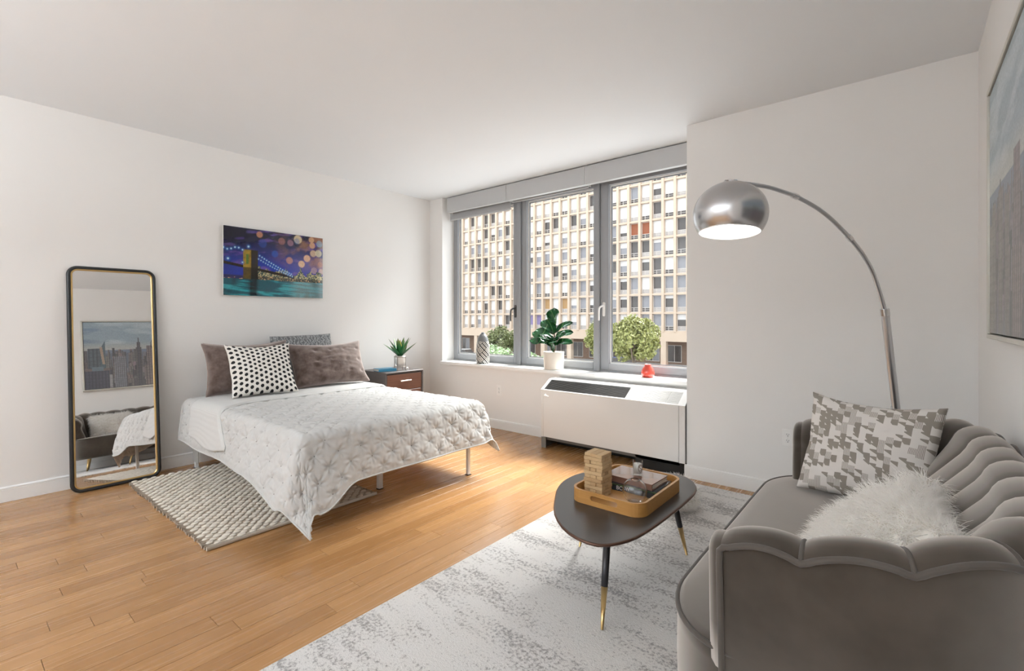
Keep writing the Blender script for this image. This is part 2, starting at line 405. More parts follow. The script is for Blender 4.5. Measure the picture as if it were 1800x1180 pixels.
mesh('grille_backing', *slope_slab(xd, ax1 - .055, .05, .93, .03, -.006), ACL, t)
NS = 13
for k in range(NS):
    s = .085 + .81 * k / (NS - 1)
    mesh('grille_slat', *slope_slab(ax0 + .031, xd - .016, s - .012, s + .012, .004, .0), ACG, t)
    mesh('grille_slat', *slope_slab(xd - .012, xe - .003, s - .020, s + .016, .004, .0), ACL, t)
    mesh('grille_slat', *slope_slab(xe + .003, ax1 - .056, s - .020, s + .016, .004, .0), ACL, t)
mesh('base_rail', *gbox((ax0 + .03, ay + .03, .075), (ax1 - .05, ay + .05, .104)), simple('base_rail_grey', (.12, .11, .10), .5, var=.05), t)
mesh('support_foot', *merge(gbox((ax0 + .001, ay + .002, .001), (ax0 + .008, ayb, .104)), gbox((ax0 + .008, ay + .006, .001), (ax0 + .05, ay + .012, .104))), simple('foot_grey', (.20, .19, .17), .5, var=.05), t)
mesh('kick_plate', *merge(gbox((ax0 + .05, 3.86, .001), (ax1, 3.87, .104)), gbox((-1.72, ay + .03, .001), (ax1, ay + .04, .104))), DARKIN, t)
mesh('underside', *gbox((ax0 + .024, ay + .02, .1045), (ax1 - .046, ayb, .112)), DARKIN, t)
# maker's mark: a small bird-like swoosh
zz = .506
bp = np.array([(-2.622, zz - .004), (-2.607, zz + .012), (-2.604, zz + .004), (-2.585, zz - .006), (-2.566, zz - .010), (-2.573, zz - .017), (-2.60, zz - .013), (-2.622, zz - .009)])
nb = len(bp); v = [(p[0], ay - .0035, p[1]) for p in bp] + [(p[0], ay - .0018, p[1]) for p in bp]
mesh('maker_badge', v, [tuple(range(nb))] + [tuple(nb + k for k in range(nb))[::-1]] + [(k, nb + k, nb + (k + 1) % nb, (k + 1) % nb) for k in range(nb)], CHROME, t)

# ------------------------------------------------------------------ wall outlets
def outlet(x, y, z, lb):
    t = root('wall_outlet', lb, 'outlet', (x, y, z), group='wall outlets')
    mesh('cover_plate', *grbox((x - .035, y - .006, z - .057), (x + .035, y - .0005, z + .057), .002, 2), WHITEP, t)
    for s in (-1, 1):
        g = gprism(rrect(-.017, .017, -.014, .014, .008, 4), 0, .002)
        so = mesh('socket', *rot_g(g, Matrix.Translation((x, y - .006, z + s * .02)) @ Matrix.Rotation(PI / 2, 4, 'X')), TRIM, t)
        mesh('socket_slot', *merge(*[gbox((x + a - w, y - .0086, z + s * .02 + b0), (x + a + w, y - .0079, z + s * .02 + b1)) for a, w, b0, b1 in ((-.006, .0012, 0, .009), (.006, .0012, .001, .008), (0, .0025, -.009, -.004))]), BLACKP, so)
    mesh('screw', *rot_g(glathe([(.003, 0), (.003, .001)], n=10), Matrix.Translation((x, y - .006, z)) @ Matrix.Rotation(PI / 2, 4, 'X')), CHROME, t)
outlet(-3.46, YW, .425, 'white duplex outlet on the low wall below the left window')
outlet(-.613, YC, .412, 'white duplex outlet on the wall beside the sofa')

# ------------------------------------------------------------------ leaning floor mirror
MIRR = simple('mirror_silver', (0.93, 0.93, 0.93), 0.0, 1.0)
FRB = simple('mirror_frame_black', (0.016, 0.018, 0.020), 0.32, var=0.15, vs=10)
MW, MH, LEAN = .525, 1.606, math.radians(-5.9)
t = root('floor_mirror', 'tall black floor mirror with gold inner edge leaning against the left wall', 'mirror', (-4.43, .8625, .0028), (0, LEAN, 0))
def ring_sweep(w, h, r, prof, n=8):
    """prof: list of (inset, x) ; rectangle in the local YZ plane, z from 0"""
    rows = []
    for ins, xx in prof:
        p = rrect(-w / 2 + ins, w / 2 - ins, ins, h - ins, max(r - ins, .004), n); rows.append(np.column_stack([np.full(len(p), xx), p[:, 0], p[:, 1]]))
    return ggrid(np.array(rows), cu=True, cv=True)
a = np.linspace(0, 2 * PI, 12, endpoint=False)
mesh('frame', *ring_sweep(MW, MH, .065, [(.0125 + .0125 * math.cos(q), -.0115 + .0135 * math.sin(q)) for q in a]), FRB, t, True, world=False)
mesh('gold_inner_edge', *ring_sweep(MW, MH, .065, [(.0235, -.001), (.030, -.001), (.0335, -.004), (.0335, -.012), (.0235, -.012)]), BRASS, t, False, world=False)
p = rrect(-MW / 2 + .031, MW / 2 - .031, .031, MH - .031, .034, 8)
mesh('mirror_glass', np.column_stack([np.full(len(p), -.011), p[:, 0], p[:, 1]]), [tuple(range(len(p)))], MIRR, t, world=False)
p = rrect(-MW / 2 + .02, MW / 2 - .02, .02, MH - .02, .045, 6)
g = gprism(p, 0, .008); v = np.column_stack([g[0][:, 2] - .0245, g[0][:, 0], g[0][:, 1]])
mesh('back_board', v, g[1], BLACKP, t, world=False)

# ------------------------------------------------------------------ bridge picture on the left wall
def picture_grid(name, y0, y1, z0, z1, x, nu, nv, colfun, parent, mat, face=1):
    u, v = np.meshgrid(np.linspace(0, 1, nu), np.linspace(0, 1, nv), indexing='ij')
    P = np.stack([np.full(u.shape, x), y0 + (y1 - y0) * u, z0 + (z1 - z0) * v], -1)
    g = ggrid(P); f = g[1] if face > 0 else [q[::-1] for q in g[1]]
    return mesh(name, g[0], f, mat, parent, col=colfun(u.ravel(), v.ravel()))
def bridge(u, v):
    rs = np.random.RandomState(5); c = np.zeros((len(u), 3)); lerp = lambda a, b, t: a * (1 - t[:, None]) + np.array(b) * t[:, None]
    c[:] = (.010, .012, .05)
    c = lerp(c, (.012, .04, .42), sstep(.9, .35, v) * sstep(-.5, .3, u))
    n1 = fbm(u * 5 + v * 5, (v - u * .35) * 14); c = lerp(c, (.16, .10, .42), sstep(.52, .7, n1) * .75)
    c = lerp(c, (.003, .004, .012), sstep(.55, .95, v) * sstep(.45, .0, u) * .8)
    warm = sstep(.35, 1.0, u) * sstep(.42, .62, v + .25 * (u - .5)); n2 = fbm(u * 9 + 4, v * 7 + 3)
    c = lerp(c, (.42, .20, .12), warm * sstep(.35, .65, n2) * .9); c = lerp(c, (.30, .22, .34), sstep(.5, 1, u) * sstep(.30, .5, v) * sstep(.8, .5, v) * .55)
    A = .61
    for cu, cv, r_, col, op in [(.72, .93, .075, (.9, .72, .45), .75), (.71, .90, .05, (.05, .15, .40), .5), (.64, .86, .055, (.5, .25, .35), .5), (.88, .86, .055, (.9, .5, .25), .7), (.87, .95, .05, (.85, .5, .28), .7), (.96, .90, .06, (.35, .5, .6), .6), (.89, .73, .06, (.85, .6, .4), .75),
                               (.95, .74, .065, (.85, .75, .5), .7), (.82, .64, .062, (.9, .55, .35), .85), (.76, .54, .06, (.95, .62, .38), .85), (.90, .45, .06, (.6, .42, .45), .7), (.98, .44, .05, (.8, .55, .4), .7), (.33, .93, .05, (.75, .35, .2), .7), (.55, .87, .06, (.5, .22, .2), .5),
                               (.48, .66, .055, (.02, .10, .55), .7), (.36, .80, .07, (.03, .08, .4), .6), (.63, .58, .06, (.75, .35, .2), .6), (.97, .56, .05, (.55, .25, .18), .7)]:
        dd = np.hypot(u - cu, (v - cv) * A * 1.05); c = lerp(c, col, op * sstep(r_ * .55 + .008, r_ * .55 - .004, dd))
    # far city with lights
    sky_h = .33 + .10 * vnoise(u * 16, u * 0 + 2) * sstep(.25, .34, u) + .05 * (vnoise(u * 40, u * 0 + 7) > .6); cityr = (v < sky_h) & (v > .25) & (u > .27)
    cn = vnoise(u * 130, v * 90); cc = np.where(cn[:, None] > .55, np.array([[.75, .62, .30]]), np.array([[.05, .06, .05]])); cc = cc * (.35 + .8 * vnoise(u * 18, v * 12 + 5))[:, None] + np.array([[.02, .05, .05]])
    c[cityr] = cc[cityr]
    lk = (v < .30) & (v > .245); c[lk] = c[lk] * .3 + np.array([.012, .012, .012]); sp = lk & (vnoise(u * 90, v * 60) > .8); c[sp] = (.8, .5, .25)
    # water
    w = v < .25; wn = fbm(u * 5, v * 34 + u * 3); wc = np.zeros_like(c) + np.array([.006, .10, .14]); wc = lerp(wc, (.03, .40, .46), sstep(.42, .62, wn)); wc = lerp(wc, (.004, .01, .02), sstep(.5, .9, fbm(u * 11 + 2, v * 3)) * .9)
    wc = lerp(wc, (.002, .006, .012), sstep(.06, .02, np.abs(u - .27)) * .85); wc = lerp(wc, (.30, .42, .42), sstep(.6, .75, u) * .45); c[w] = wc[w]
    # deck
    dk = np.abs(v - (.475 - .235 * u)) < .020; dk &= (u < .68); c[dk] = (.02, .010, .006)
    # tower with two arches
    tw = (u > .175) & (u < .315) & (v > .25) & (v < .685); gold = fbm(u * 40, v * 25)
    tc = np.where((u < .25)[:, None], np.array([[.26, .17, .02]]) * (.4 + gold)[:, None] * 1.6, np.array([[.03, .022, .008]])); tc[(v < .42)] *= .25; c[tw] = tc[tw]
    for cu in (.215, .275):
        ar = (np.abs(u - cu) < .012) & (v > .47) & (v < .62); c[ar] = (.10, .20, .03) if cu < .25 else (.01, .012, .05)
    # cable lights
    def dots(fun, a, b, n, r_=.010, col=(.55, .85, 1.0)):
        nonlocal c
        for q in np.linspace(a, b, n): dd = np.hypot(u - q, (v - fun(q)) * A); c = lerp(c, (.05, .25, .8), .6 * sstep(r_ * 2.6, 0, dd)); c = lerp(c, col, sstep(r_, r_ * .4, dd))
    dots(lambda q: .685 - .02 * math.sin(q * 40), .0, .17, 6)
    dots(lambda q: .62 - (q - .32) * .95 + .55 * (q - .32) ** 2, .33, .65, 15, .0075); dots(lambda q: .56 - (q - .32) * .85 + .5 * (q - .32) ** 2, .32, .66, 16, .007)
    dots(lambda q: .53, .04, .05, 1, .013); dots(lambda q: .73, .225, .226, 1, .012); dots(lambda q: .49, .17, .175, 1, .01)
    return np.clip(c * .8 * (0.8 + .4 * rs.rand(len(u)))[:, None], 0, 1)
PRINT = attr_mat('glossy_print', 0.08, coat=0.6, coatr=0.02)
PRINTC = attr_mat('framed_print', 0.5, coat=0.32, coatr=0.08)
t = root('wall_picture', 'glossy frameless night picture of a lit bridge over teal water on the left wall', 'picture', (-4.619, 2.07, 1.425))
mesh('print_panel', *grbox((-4.600, 1.608, 1.4235), (-4.588, 2.530, 2.0365), .001, 1), WHITEP, t)
picture_grid('printed_image', 1.6095, 2.5285, 1.425, 2.035, -4.5875, 260, 180, bridge, t, PRINT, 1)
mesh('wall_mount', *gbox((-4.6195, 1.75, 1.55), (-4.6005, 2.39, 1.91)), ALU, t)

# ------------------------------------------------------------------ skyline painting on the right wall
def skyline(m, v):
    """m 0 at the near end (y=1.38), 1 at the far end; v 0 bottom"""
    rs = np.random.RandomState(9); lerp = lambda a, b, t: a * (1 - t[:, None]) + np.array(b) * t[:, None]
    c = np.zeros((len(m), 3)); c[:] = (.24, .32, .38)
    c = lerp(c, (.42, .50, .54), sstep(.40, .62, fbm(m * 4, v * 11 + m * 1.2)) * .85); c = lerp(c, (.08, .15, .24), sstep(.55, .75, fbm(m * 3 + 9, v * 9)) * .6)
    c = lerp(c, (.50, .46, .38), sstep(.72, .58, v) * .55)
    hz = .57; c[v < hz] = (.10, .12, .16); hb = (v < hz) & (v > hz - .05); c[hb] = c[hb] * .4 + np.array([.10, .13, .18])
    def bld(m0, m1, h, col, win=0, spx=None):
        nonlocal c
        s = (m > m0) & (m < m1) & (v < h); n = fbm(m * 60, v * 60); cc = np.array(col) * (.7 + .6 * n)[:, None]
        if win:
            st = (np.sin(m * win) > .2); cc = np.where(st[:, None], cc * .55, cc * 1.25); st2 = np.sin(v * win * .55) > .5; cc = np.where(st2[:, None], cc * .8, cc)
        c[s] = cc[s]
    r2 = random.Random(4)
    for k in range(420):
        m0 = r2.uniform(-.05, 1); h = .555 - .50 * (k / 420) + r2.uniform(-.02, .05); g_ = r2.uniform(.025, .17); wv = r2.uniform(.008, .026) * (1 + k / 420)
        bld(m0, m0 + wv, h, (g_ * r2.uniform(1.0, 1.5), g_, g_ * r2.uniform(.9, 1.2)), r2.choice((0, 320, 260)))
    bld(.425, .475, .60, (.07, .06, .06), 300); bld(.435, .465, .68, (.06, .05, .055), 300); bld(.447, .455, .75, (.05, .05, .06)); 
    bld(.03, .17, .60, (.05, .07, .09), 200); s = (m > .13) & (m < .17) & (v < .72 - 3 * (.17 - m)) & (v > .3); c[s] = (.05, .09, .11)
    s = (np.abs(m - .135 - (.6 - v) * .08) < .011) & (v > .36) & (v < .62); c[s] = (.35, .25, .17)
    bld(.24, .34, .47, (.17, .17, .19), 380); bld(.52, .60, .62, (.16, .12, .12), 330); bld(.50, .62, .30, (.17, .13, .12), 260)
    bld(.0, .215, .27, (.035, .035, .06), 240); bld(.0, .20, .30, (.16, .11, .10)); bld(.06, .15, .325, (.12, .17, .2)); bld(.0, .195, .265, (.035, .035, .06), 240); bld(.195, .22, .20, (.30, .29, .30))
    for m0, m1, h in ((.66, .72, .50), (.76, .83, .55), (.88, .94, .52), (.93, 1.0, .44)): bld(m0, m1, h, (.17, .145, .125), 300)
    c = c * .78 + np.array([.07, .075, .08])  # pale grey haze mixed into the picture's colours
    return np.clip(c * 1.15 * (.85 + .3 * rs.rand(len(m)))[:, None], 0, 1)
CHAMP = simple('champagne_frame', (0.62, 0.60, 0.54), 0.35, 0.5, var=0.03, vs=20)
t = root('framed_painting', 'large city skyline picture in a pale metal frame on the right wall above the sofa', 'picture', (XR - .001, 2.14, 1.14))
py0, py1, pz0, pz1 = 1.40, 2.905, 1.135, 2.195
for nm, a_, b_ in (('frame_bar', (XR - .04, py0, pz0), (XR - .001, py1, pz0 + .018)), ('frame_bar', (XR - .04, py0, pz1 - .018), (XR - .001, py1, pz1)),
                   ('frame_bar', (XR - .04, py0, pz0 + .018), (XR - .001, py0 + .018, pz1 - .018)), ('frame_bar', (XR - .04, py1 - .018, pz0 + .018), (XR - .001, py1, pz1 - .018))):
    mesh(nm, *grbox(a_, b_, .002, 1), CHAMP, t)
mesh('shadow_gap', *gbox((XR - .012, py0 + .018, pz0 + .018), (XR - .008, py1 - .018, pz1 - .018)), BLACKP, t)
mesh('canvas_edge', *gbox((XR - .0318, py0 + .024, pz0 + .024), (XR - .0125, py1 - .024, pz1 - .024)), BLACKP, t)
picture_grid('painted_image', py0 + .024, py1 - .024, pz0 + .024, pz1 - .024, XR - .032, 300, 200, skyline, t, PRINTC, -1)

# ------------------------------------------------------------------ bed: frame, mattress, quilt, blanket
BX0, BX1, BY0, BY1, ZT = -4.50, -2.62, 1.335, 2.70, .565
BEDW = simple('white_powder_coat', (0.80, 0.79, 0.77), 0.35, var=0.02, vs=10)
t = root('platform_bed', 'white metal platform bed frame on square legs under the quilt', 'bed', (-3.56, 2.02, 0.0))
for nm, a_, b_ in (('side_rail', (BX0, BY0 + .01, .27), (BX1, BY0 + .04, .335)), ('side_rail', (BX0, BY1 - .04, .27), (BX1, BY1 - .01, .335)),
                   ('end_rail', (BX0, BY0 + .04, .27), (BX0 + .03, BY1 - .04, .335)), ('end_rail', (BX1 - .03, BY0 + .04, .27), (BX1, BY1 - .04, .335)), ('centre_rail', (BX0 + .03, 2.0, .27), (BX1 - .03, 2.04, .315))):
    mesh(nm, *grbox(a_, b_, .003, 1), BEDW, t)
for k in range(12):
    x = BX0 + .1 + k * .15; mesh('slat', *gbox((x, BY0 + .041, .316), (x + .06, BY1 - .041, .334)), BEDW, t)
def bleg(x, y, w=.022):
    l_ = mesh('leg', *grbox((x - w / 2, y - w / 2, .004), (x + w / 2, y + w / 2, .27), .003, 1), BEDW, t); return l_
for x, y in ((BX0 + .03, BY0 + .035), (BX0 + .03, BY1 - .035), (BX1 - .04, BY0 + .025), (BX1 - .012, BY1 - .045), (-2.905, 2.035), (-4.1, 2.035)):
    l_ = bleg(x, y, .034 if abs(x + 2.905) < .01 else .026)
    mesh('foot_cap', *gbox((x - .018, y - .018, .0008), (x + .018, y + .018, .006)), BLACKP, l_)
mesh('corner_bracket', *gbox((BX1 - .02, BY1 - .10, .245), (BX1 - .008, BY1 - .02, .27)), BEDW, t)
mesh('corner_bracket', *gbox((BX0 + .02, BY0 + .012, .06), (BX0 + .14, BY0 + .018, .27)), simple('bracket_grey', (.42, .41, .39), .5, var=.03), t)
v, f = grbox((BX0 + .005, BY0 + .005, .336), (BX1 - .005, BY1 - .005, ZT - .01), .05, 4)
tag(mesh('mattress', v, f, simple('mattress_ticking', (.8, .79, .77), .9, var=.03), None, True, loc=(-3.56, 2.02, .336)), 'white mattress on the bed frame, hidden under the quilt', 'mattress')

def hang(o, al):
    """overhang o -> (horizontal, drop) over a rounded mattress edge, then straight at angle al from vertical"""
    R = .055; arc = R * (PI / 2 - al); beta = np.minimum(o, arc) / R; ext = np.maximum(o - arc, 0)
    return R * np.sin(beta) + ext * np.sin(al), R * (1 - np.cos(beta)) + ext * np.cos(al)
def base_drape(p, q):
    """p: distance past the foot edge of the mattress, q: y position on the flat quilt"""
    A = np.maximum(p, 0); bn = np.maximum(BY0 - q, 0); bf = np.maximum(q - BY1, 0); B = np.maximum(bn, bf); sy = np.where(q < 2.0, -1.0, 1.0); near = sy < 0
    qc = np.clip(q, BY0, BY1); pc = np.minimum(p, 0)
    aF = np.radians(9 + np.where(near, 7 * sstep(1.62, BY0, qc), 8 * sstep(BY1 - .35, BY1, qc)) + 2.2 * np.sin(qc * 9 + 1) * np.clip(A / .3, 0, 1))
    aS = np.radians(np.where(near, 8 + 9 * sstep(-1.3, 0, pc) + 2.6 * np.sin(pc * 8) * np.clip(B / .3, 0, 1), 8))
    h1, d1 = hang(A, aF); h2, d2 = hang(B, aS)
    am = np.where(near, .46, .345); bm = np.where(near, .43, .36); w = np.clip(A / am, 0, 1.1) * np.clip(B / bm, 0, 1.1); w2 = w * (1 + .0 * w)
    D = np.where(near[..., None], np.array([.045, .085, .285]), np.array([.035, .01, .255]))
    x = BX1 + pc + h1 + D[..., 0] * w2; y = qc + sy * h2 + D[..., 1] * w2; z = ZT - d1 - d2 + D[..., 2] * w2
    fold = .018 * np.sin(A / am * 7) * np.sin(np.clip(B / bm, 0, 1) * PI) * (A > 0)
    return np.stack([x + fold * .5, y + sy * fold, np.maximum(z, .016)], -1)
def drape(p, q, lift=0.0, relief=None):
    e = .006; P = base_drape(p, q); N = np.cross(base_drape(p + e, q) - base_drape(p - e, q), base_drape(p, q + e) - base_drape(p, q - e)); N /= np.linalg.norm(N, axis=-1)[..., None] + 1e-12
    h = lift + (relief if relief is not None else 0)
    return P + N * (np.asarray(h) + np.zeros(np.shape(p)))[..., None]
TS, TR = .150, .075       # tuft lattice
def tuft_relief(s, w):
    r_ = np.round(w / TR); off = np.where(np.mod(r_, 2) == 0, 0, .5)
    best = np.full(s.shape, 9.0); ang = np.zeros(s.shape)
    for dr in (-1, 0, 1):
        rr = r_ + dr; of = np.where(np.mod(rr, 2) == 0, 0, .5); k = np.round(s / TS - of); cx = (k + of) * TS; cy = rr * TR
        dd = np.hypot(s - cx, w - cy); an = np.arctan2(w - cy, s - cx); m = dd < best; best = np.where(m, dd, best); ang = np.where(m, an, ang)
    puff = .0105 * (1 - np.exp(-(best / .024) ** 2))
    rad = .0040 * (.5 + vnoise(s * 5, w * 5 + 3)) * np.cos(7 * ang + 14 * vnoise(s * 6, w * 6)) * np.exp(-((best - .022) / .026) ** 2)
    wr = .010 * (fbm(s * 24, w * 10 + 5, 3) - .45) + .010 * (np.abs(fbm(s * 13 + w * 9, w * 13 - s * 9, 3) - .45))
    return puff + rad + wr
p0q, p1q = -(BX1 - BX0) + .02, .37; q0q, q1q = BY0 - .345, BY1 + .385
nu, nv = 330, 310
ff, gg = np.meshgrid(np.linspace(0, 1, nu), np.linspace(0, 1, nv), indexing='ij')
def foot_over(q): return .345 + .115 * sstep(1.62, BY0, q)
def near_over(p): return .345 + .085 * sstep(-.55, 0, p)
pp = p0q + (.345 - p0q) * ff; qq = q0q + (q1q - q0q) * gg
for _ in range(4): q0m = BY0 - near_over(pp); qq = q0m + (q1q - q0m) * gg; p1m = foot_over(qq); pp = p0q + (p1m - p0q) * ff
edge = np.minimum(np.minimum(pp - p0q, p1m - pp), np.minimum(qq - q0m, q1q - qq)); efade = sstep(0, .05, edge)
rel = tuft_relief(qq, pp) * (.25 + .75 * efade)
Pq = drape(pp, qq, .004, relief=rel)
def quilt_mat():
    b = NB('quilt_cotton'); n = b.noise(b.coord('Object'), 12, 3); b.base(b.mix(n, (.53, .525, .51), (.60, .595, .58)))
    mp = b.coord('Object', (130, 40, 60)); b.bump(b.noise(mp, 1, 3), .35, .0025); b.set(rough=.85, sheen=.2); return b.m
QM = quilt_mat()
t = root('quilt', 'off white tufted quilt spread over the bed, its corner hanging to the floor', 'quilt', (-3.56, 2.02, ZT))
v, f = ggrid(Pq); qo = mesh('quilt_cloth', v, f, QM, t, True)
md = qo.modifiers.new('thickness', 'SOLIDIFY'); md.thickness = .012; md.offset = -1
bd = np.concatenate([Pq[:, 0], Pq[-1, 1:], Pq[-2::-1, -1], Pq[0, -2:0:-1]]); bd = bd[::3]
mesh('hem_piping', *gtube(bd, .005, 6, closed=True), QM, t, True)
kn = []; oc = np.array([(1, 0, 0), (-1, 0, 0), (0, 1, 0), (0, -1, 0), (0, 0, 1), (0, 0, -1)]) * .0042; of_ = [(0, 2, 4), (2, 1, 4), (1, 3, 4), (3, 0, 4), (2, 0, 5), (1, 2, 5), (3, 1, 5), (0, 3, 5)]
for r_ in range(-30, 8):
    for k in range(3, 24):
        s = (k + (0 if r_ % 2 == 0 else .5)) * TS; w = r_ * TR
        if p0q + .03 < w < float(foot_over(s)) - .03 and BY0 - float(near_over(w)) + .03 < s < q1q - .03:
            P1 = drape(np.array([w]), np.array([s]), .004, relief=np.array([0.0015]))[0]; kn.append((oc + P1, of_))
o = mesh('tuft_knots', *merge(*kn), simple('tuft_thread', (.25, .24, .23), .8, var=.1), t); o['kind'] = 'stuff'

# white waffle blanket across the head end, on top of the quilt
nu, nv = 90, 170
ss, qq2 = np.meshgrid(np.linspace(0, 1, nu), np.linspace(BY0 - .285, BY1 + .25, nv), indexing='ij')
tt = np.clip((BY0 + .25 - qq2) / .5, 0, 1); xa = -4.30 + .10 * tt; xb = -3.83 + .33 * tt ** 1.5
xx = xa + (xb - xa) * ss; hemw = np.where(qq2 < BY0 - .15, .02 * np.sin(ss * 7 + .5) * (BY0 - .15 - qq2) / .135, 0)
Pb = drape(xx - BX1, qq2 + hemw, .017 + .012 * sstep(0, .05, np.minimum(ss, 1 - ss)), relief=.004 * fbm(xx * 6, qq2 * 6))
b = NB('waffle_cotton'); wv = b.n('ShaderNodeTexWave'); wv.inputs['Scale'].default_value = 55; wv.bands_direction = 'Y'; b.l(b.coord('Object'), wv.inputs[0])
b.base((.62, .615, .60)); b.bump(wv.outputs['Fac'], .4, .002); b.set(rough=.9, sheen=.2); WAF = b.m
o = mesh('waffle_blanket', *ggrid(Pb), WAF, None, True, loc=(-4.0, 2.02, ZT)); tag(o, 'white waffle blanket laid across the quilt below the pillows', 'blanket')
md = o.modifiers.new('thickness', 'SOLIDIFY'); md.thickness = .007; md.offset = -1

# ------------------------------------------------------------------ pillows
def pillow_geo(w, h, t_, n=48, pinch=.085, puff=.5, wr=.012, seed=0, tuft=None, sag=.02):
    u, v = np.meshgrid(np.linspace(-1, 1, n), np.linspace(-1, 1, n), indexing='ij')
    cu = u * w / 2 * (1 - pinch * (1 - u ** 2 * 0) * (1 - np.abs(v)) * 0); 
    X = u * w / 2 * (1 - pinch * (1 - v ** 2)); Z = v * h / 2 * (1 - pinch * (1 - u ** 2))
    Z = Z - sag * (1 - u ** 2) * (v > 0) * v + .012 * (fbm(u * 2 + seed * 3, v * 2 + 9) - .45); X = X + .014 * (fbm(u * 2 + 5, v * 2 + seed * 5) - .45)
    prof = ((1 - np.abs(u) ** 2.4) * (1 - np.abs(v) ** 2.4)) ** puff
    wn = wr * (fbm(u * 2.6 + v * 1.5 + seed, v * 4.2 - u * 1.2 + seed * 2, 4) - .45) * 2.4 * (1 - np.maximum(np.abs(u), np.abs(v)) ** 6)
    d = prof * t_ / 2
    if tuft is not None:
        tw, th_ = tuft
        du = (u * w / 2) / tw; dv = (v * h / 2) / th_; dd = np.hypot((du - np.round(du)) * tw, (dv - np.round(dv)) * th_); d = d - .012 * np.exp(-(dd / .018) ** 2) * (prof > .3)
    e = .0035
    Fr = np.stack([X, -(d + wn * prof + e), Z], -1); Bk = np.stack([X, d + e, Z], -1)
    v1, f1 = ggrid(Fr); v2, f2 = ggrid(Bk); nV = len(v1)
    f2 = [tuple(i + nV for i in q[::-1]) for q in f2]
    idx = np.arange(n * n).reshape(n, n); ring = np.concatenate([idx[:, 0], idx[-1, 1:], idx[-2::-1, -1], idx[0, -2:0:-1]])
    fs = [(ring[k], ring[(k + 1) % len(ring)], ring[(k + 1) % len(ring)] + nV, ring[k] + nV) for k in range(len(ring))]
    uv = np.stack([(u.ravel() + 1) / 2, (v.ravel() + 1) / 2], 1); uv = np.vstack([uv, uv])
    border = (Fr[idx[:, 0] // n, 0], ) ; bpth = np.array([Fr.reshape(-1, 3)[i] + np.array([0, e, 0]) for i in ring])
    return np.vstack([v1, v2]), [tuple(int(i) for i in q) for q in (f1 + f2)] + [tuple(int(i) for i in q[::-1]) for q in fs], uv, bpth
def pillow(name, lb, w, h, t_, mat, M_, pip=None, pipr=.005, group=None, **kw):
    loc = M_.translation; ro = M_.to_euler()
    t = root(name, lb, 'pillow', loc, ro, group)
    v, f, uv, bp = pillow_geo(w, h, t_, **kw); mesh('pillow_body', v, f, mat, t, True, world=False, uv=uv)
    if pip: mesh('pillow_piping', *gtube(bp[::2], pipr, 6, closed=True), pip, t, True, world=False)
    return t
def frame_m(c, facing, up):
    """local -Y faces 'facing', local Z along 'up'"""
    y = -Vector(facing).normalized(); z = Vector(up); z = (z - y * z.dot(y)).normalized(); x = y.cross(z)
    return Matrix.Translation(Vector(c)) @ Matrix((x, y, z)).transposed().to_4x4()
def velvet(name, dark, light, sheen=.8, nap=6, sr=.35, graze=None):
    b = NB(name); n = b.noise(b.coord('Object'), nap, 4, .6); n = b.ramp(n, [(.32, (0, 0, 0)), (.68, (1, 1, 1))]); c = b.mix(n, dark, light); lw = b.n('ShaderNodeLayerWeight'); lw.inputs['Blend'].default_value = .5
    g = graze or tuple(min(1, x * 2.6) for x in light); b.base(b.mix(b.math('POWER', lw.outputs['Facing'], 1.8), c, g)); b.bump(b.noise(b.coord('Object'), 500, 2), .1, .0006)  # velvet sheen put into the base colour, lighter at grazing angles
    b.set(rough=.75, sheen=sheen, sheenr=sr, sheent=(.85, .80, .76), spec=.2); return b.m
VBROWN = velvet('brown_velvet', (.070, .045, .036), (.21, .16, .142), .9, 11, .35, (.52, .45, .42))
GREYK = NB('grey_knit'); wv = GREYK.n('ShaderNodeTexWave'); wv.inputs['Scale'].default_value = 11; wv.inputs['Distortion'].default_value = 9; wv.inputs['Detail Scale'].default_value = 3; GREYK.l(GREYK.coord('Object'), wv.inputs[0]); GREYK.base(GREYK.mix(wv.outputs['Fac'], (.13, .135, .14), (.36, .37, .37))); GREYK.bump(wv.outputs['Fac'], .6, .004); GREYK.set(rough=.95); GREYK = GREYK.m
def dots_mat():
    b = NB('dotted_cotton'); uv = b.coord('UV'); sp = b.n('ShaderNodeSeparateXYZ'); b.l(uv, sp.inputs[0])
    U = b.math('MULTIPLY', sp.outputs[0], 13.0); V = b.math('MULTIPLY', sp.outputs[1], 10.5)
    odd = b.math('MODULO', b.math('FLOOR', U), 2.0); V2 = b.math('ADD', V, b.math('MULTIPLY', odd, .5))
    fu = b.math('SUBTRACT', b.math('FRACT', U), .5); fv = b.math('SUBTRACT', b.math('FRACT', V2), .5)
    d = b.math('SQRT', b.math('ADD', b.math('MULTIPLY', fu, fu), b.math('MULTIPLY', b.math('MULTIPLY', fv, fv), 1.35)))
    f = b.math('LESS_THAN', d, .34); b.base(b.mix(f, (.78, .75, .70), (.008, .008, .009))); b.bump(b.noise(b.coord('Object'), 300, 2), .2, .001); b.set(rough=.9); return b.m
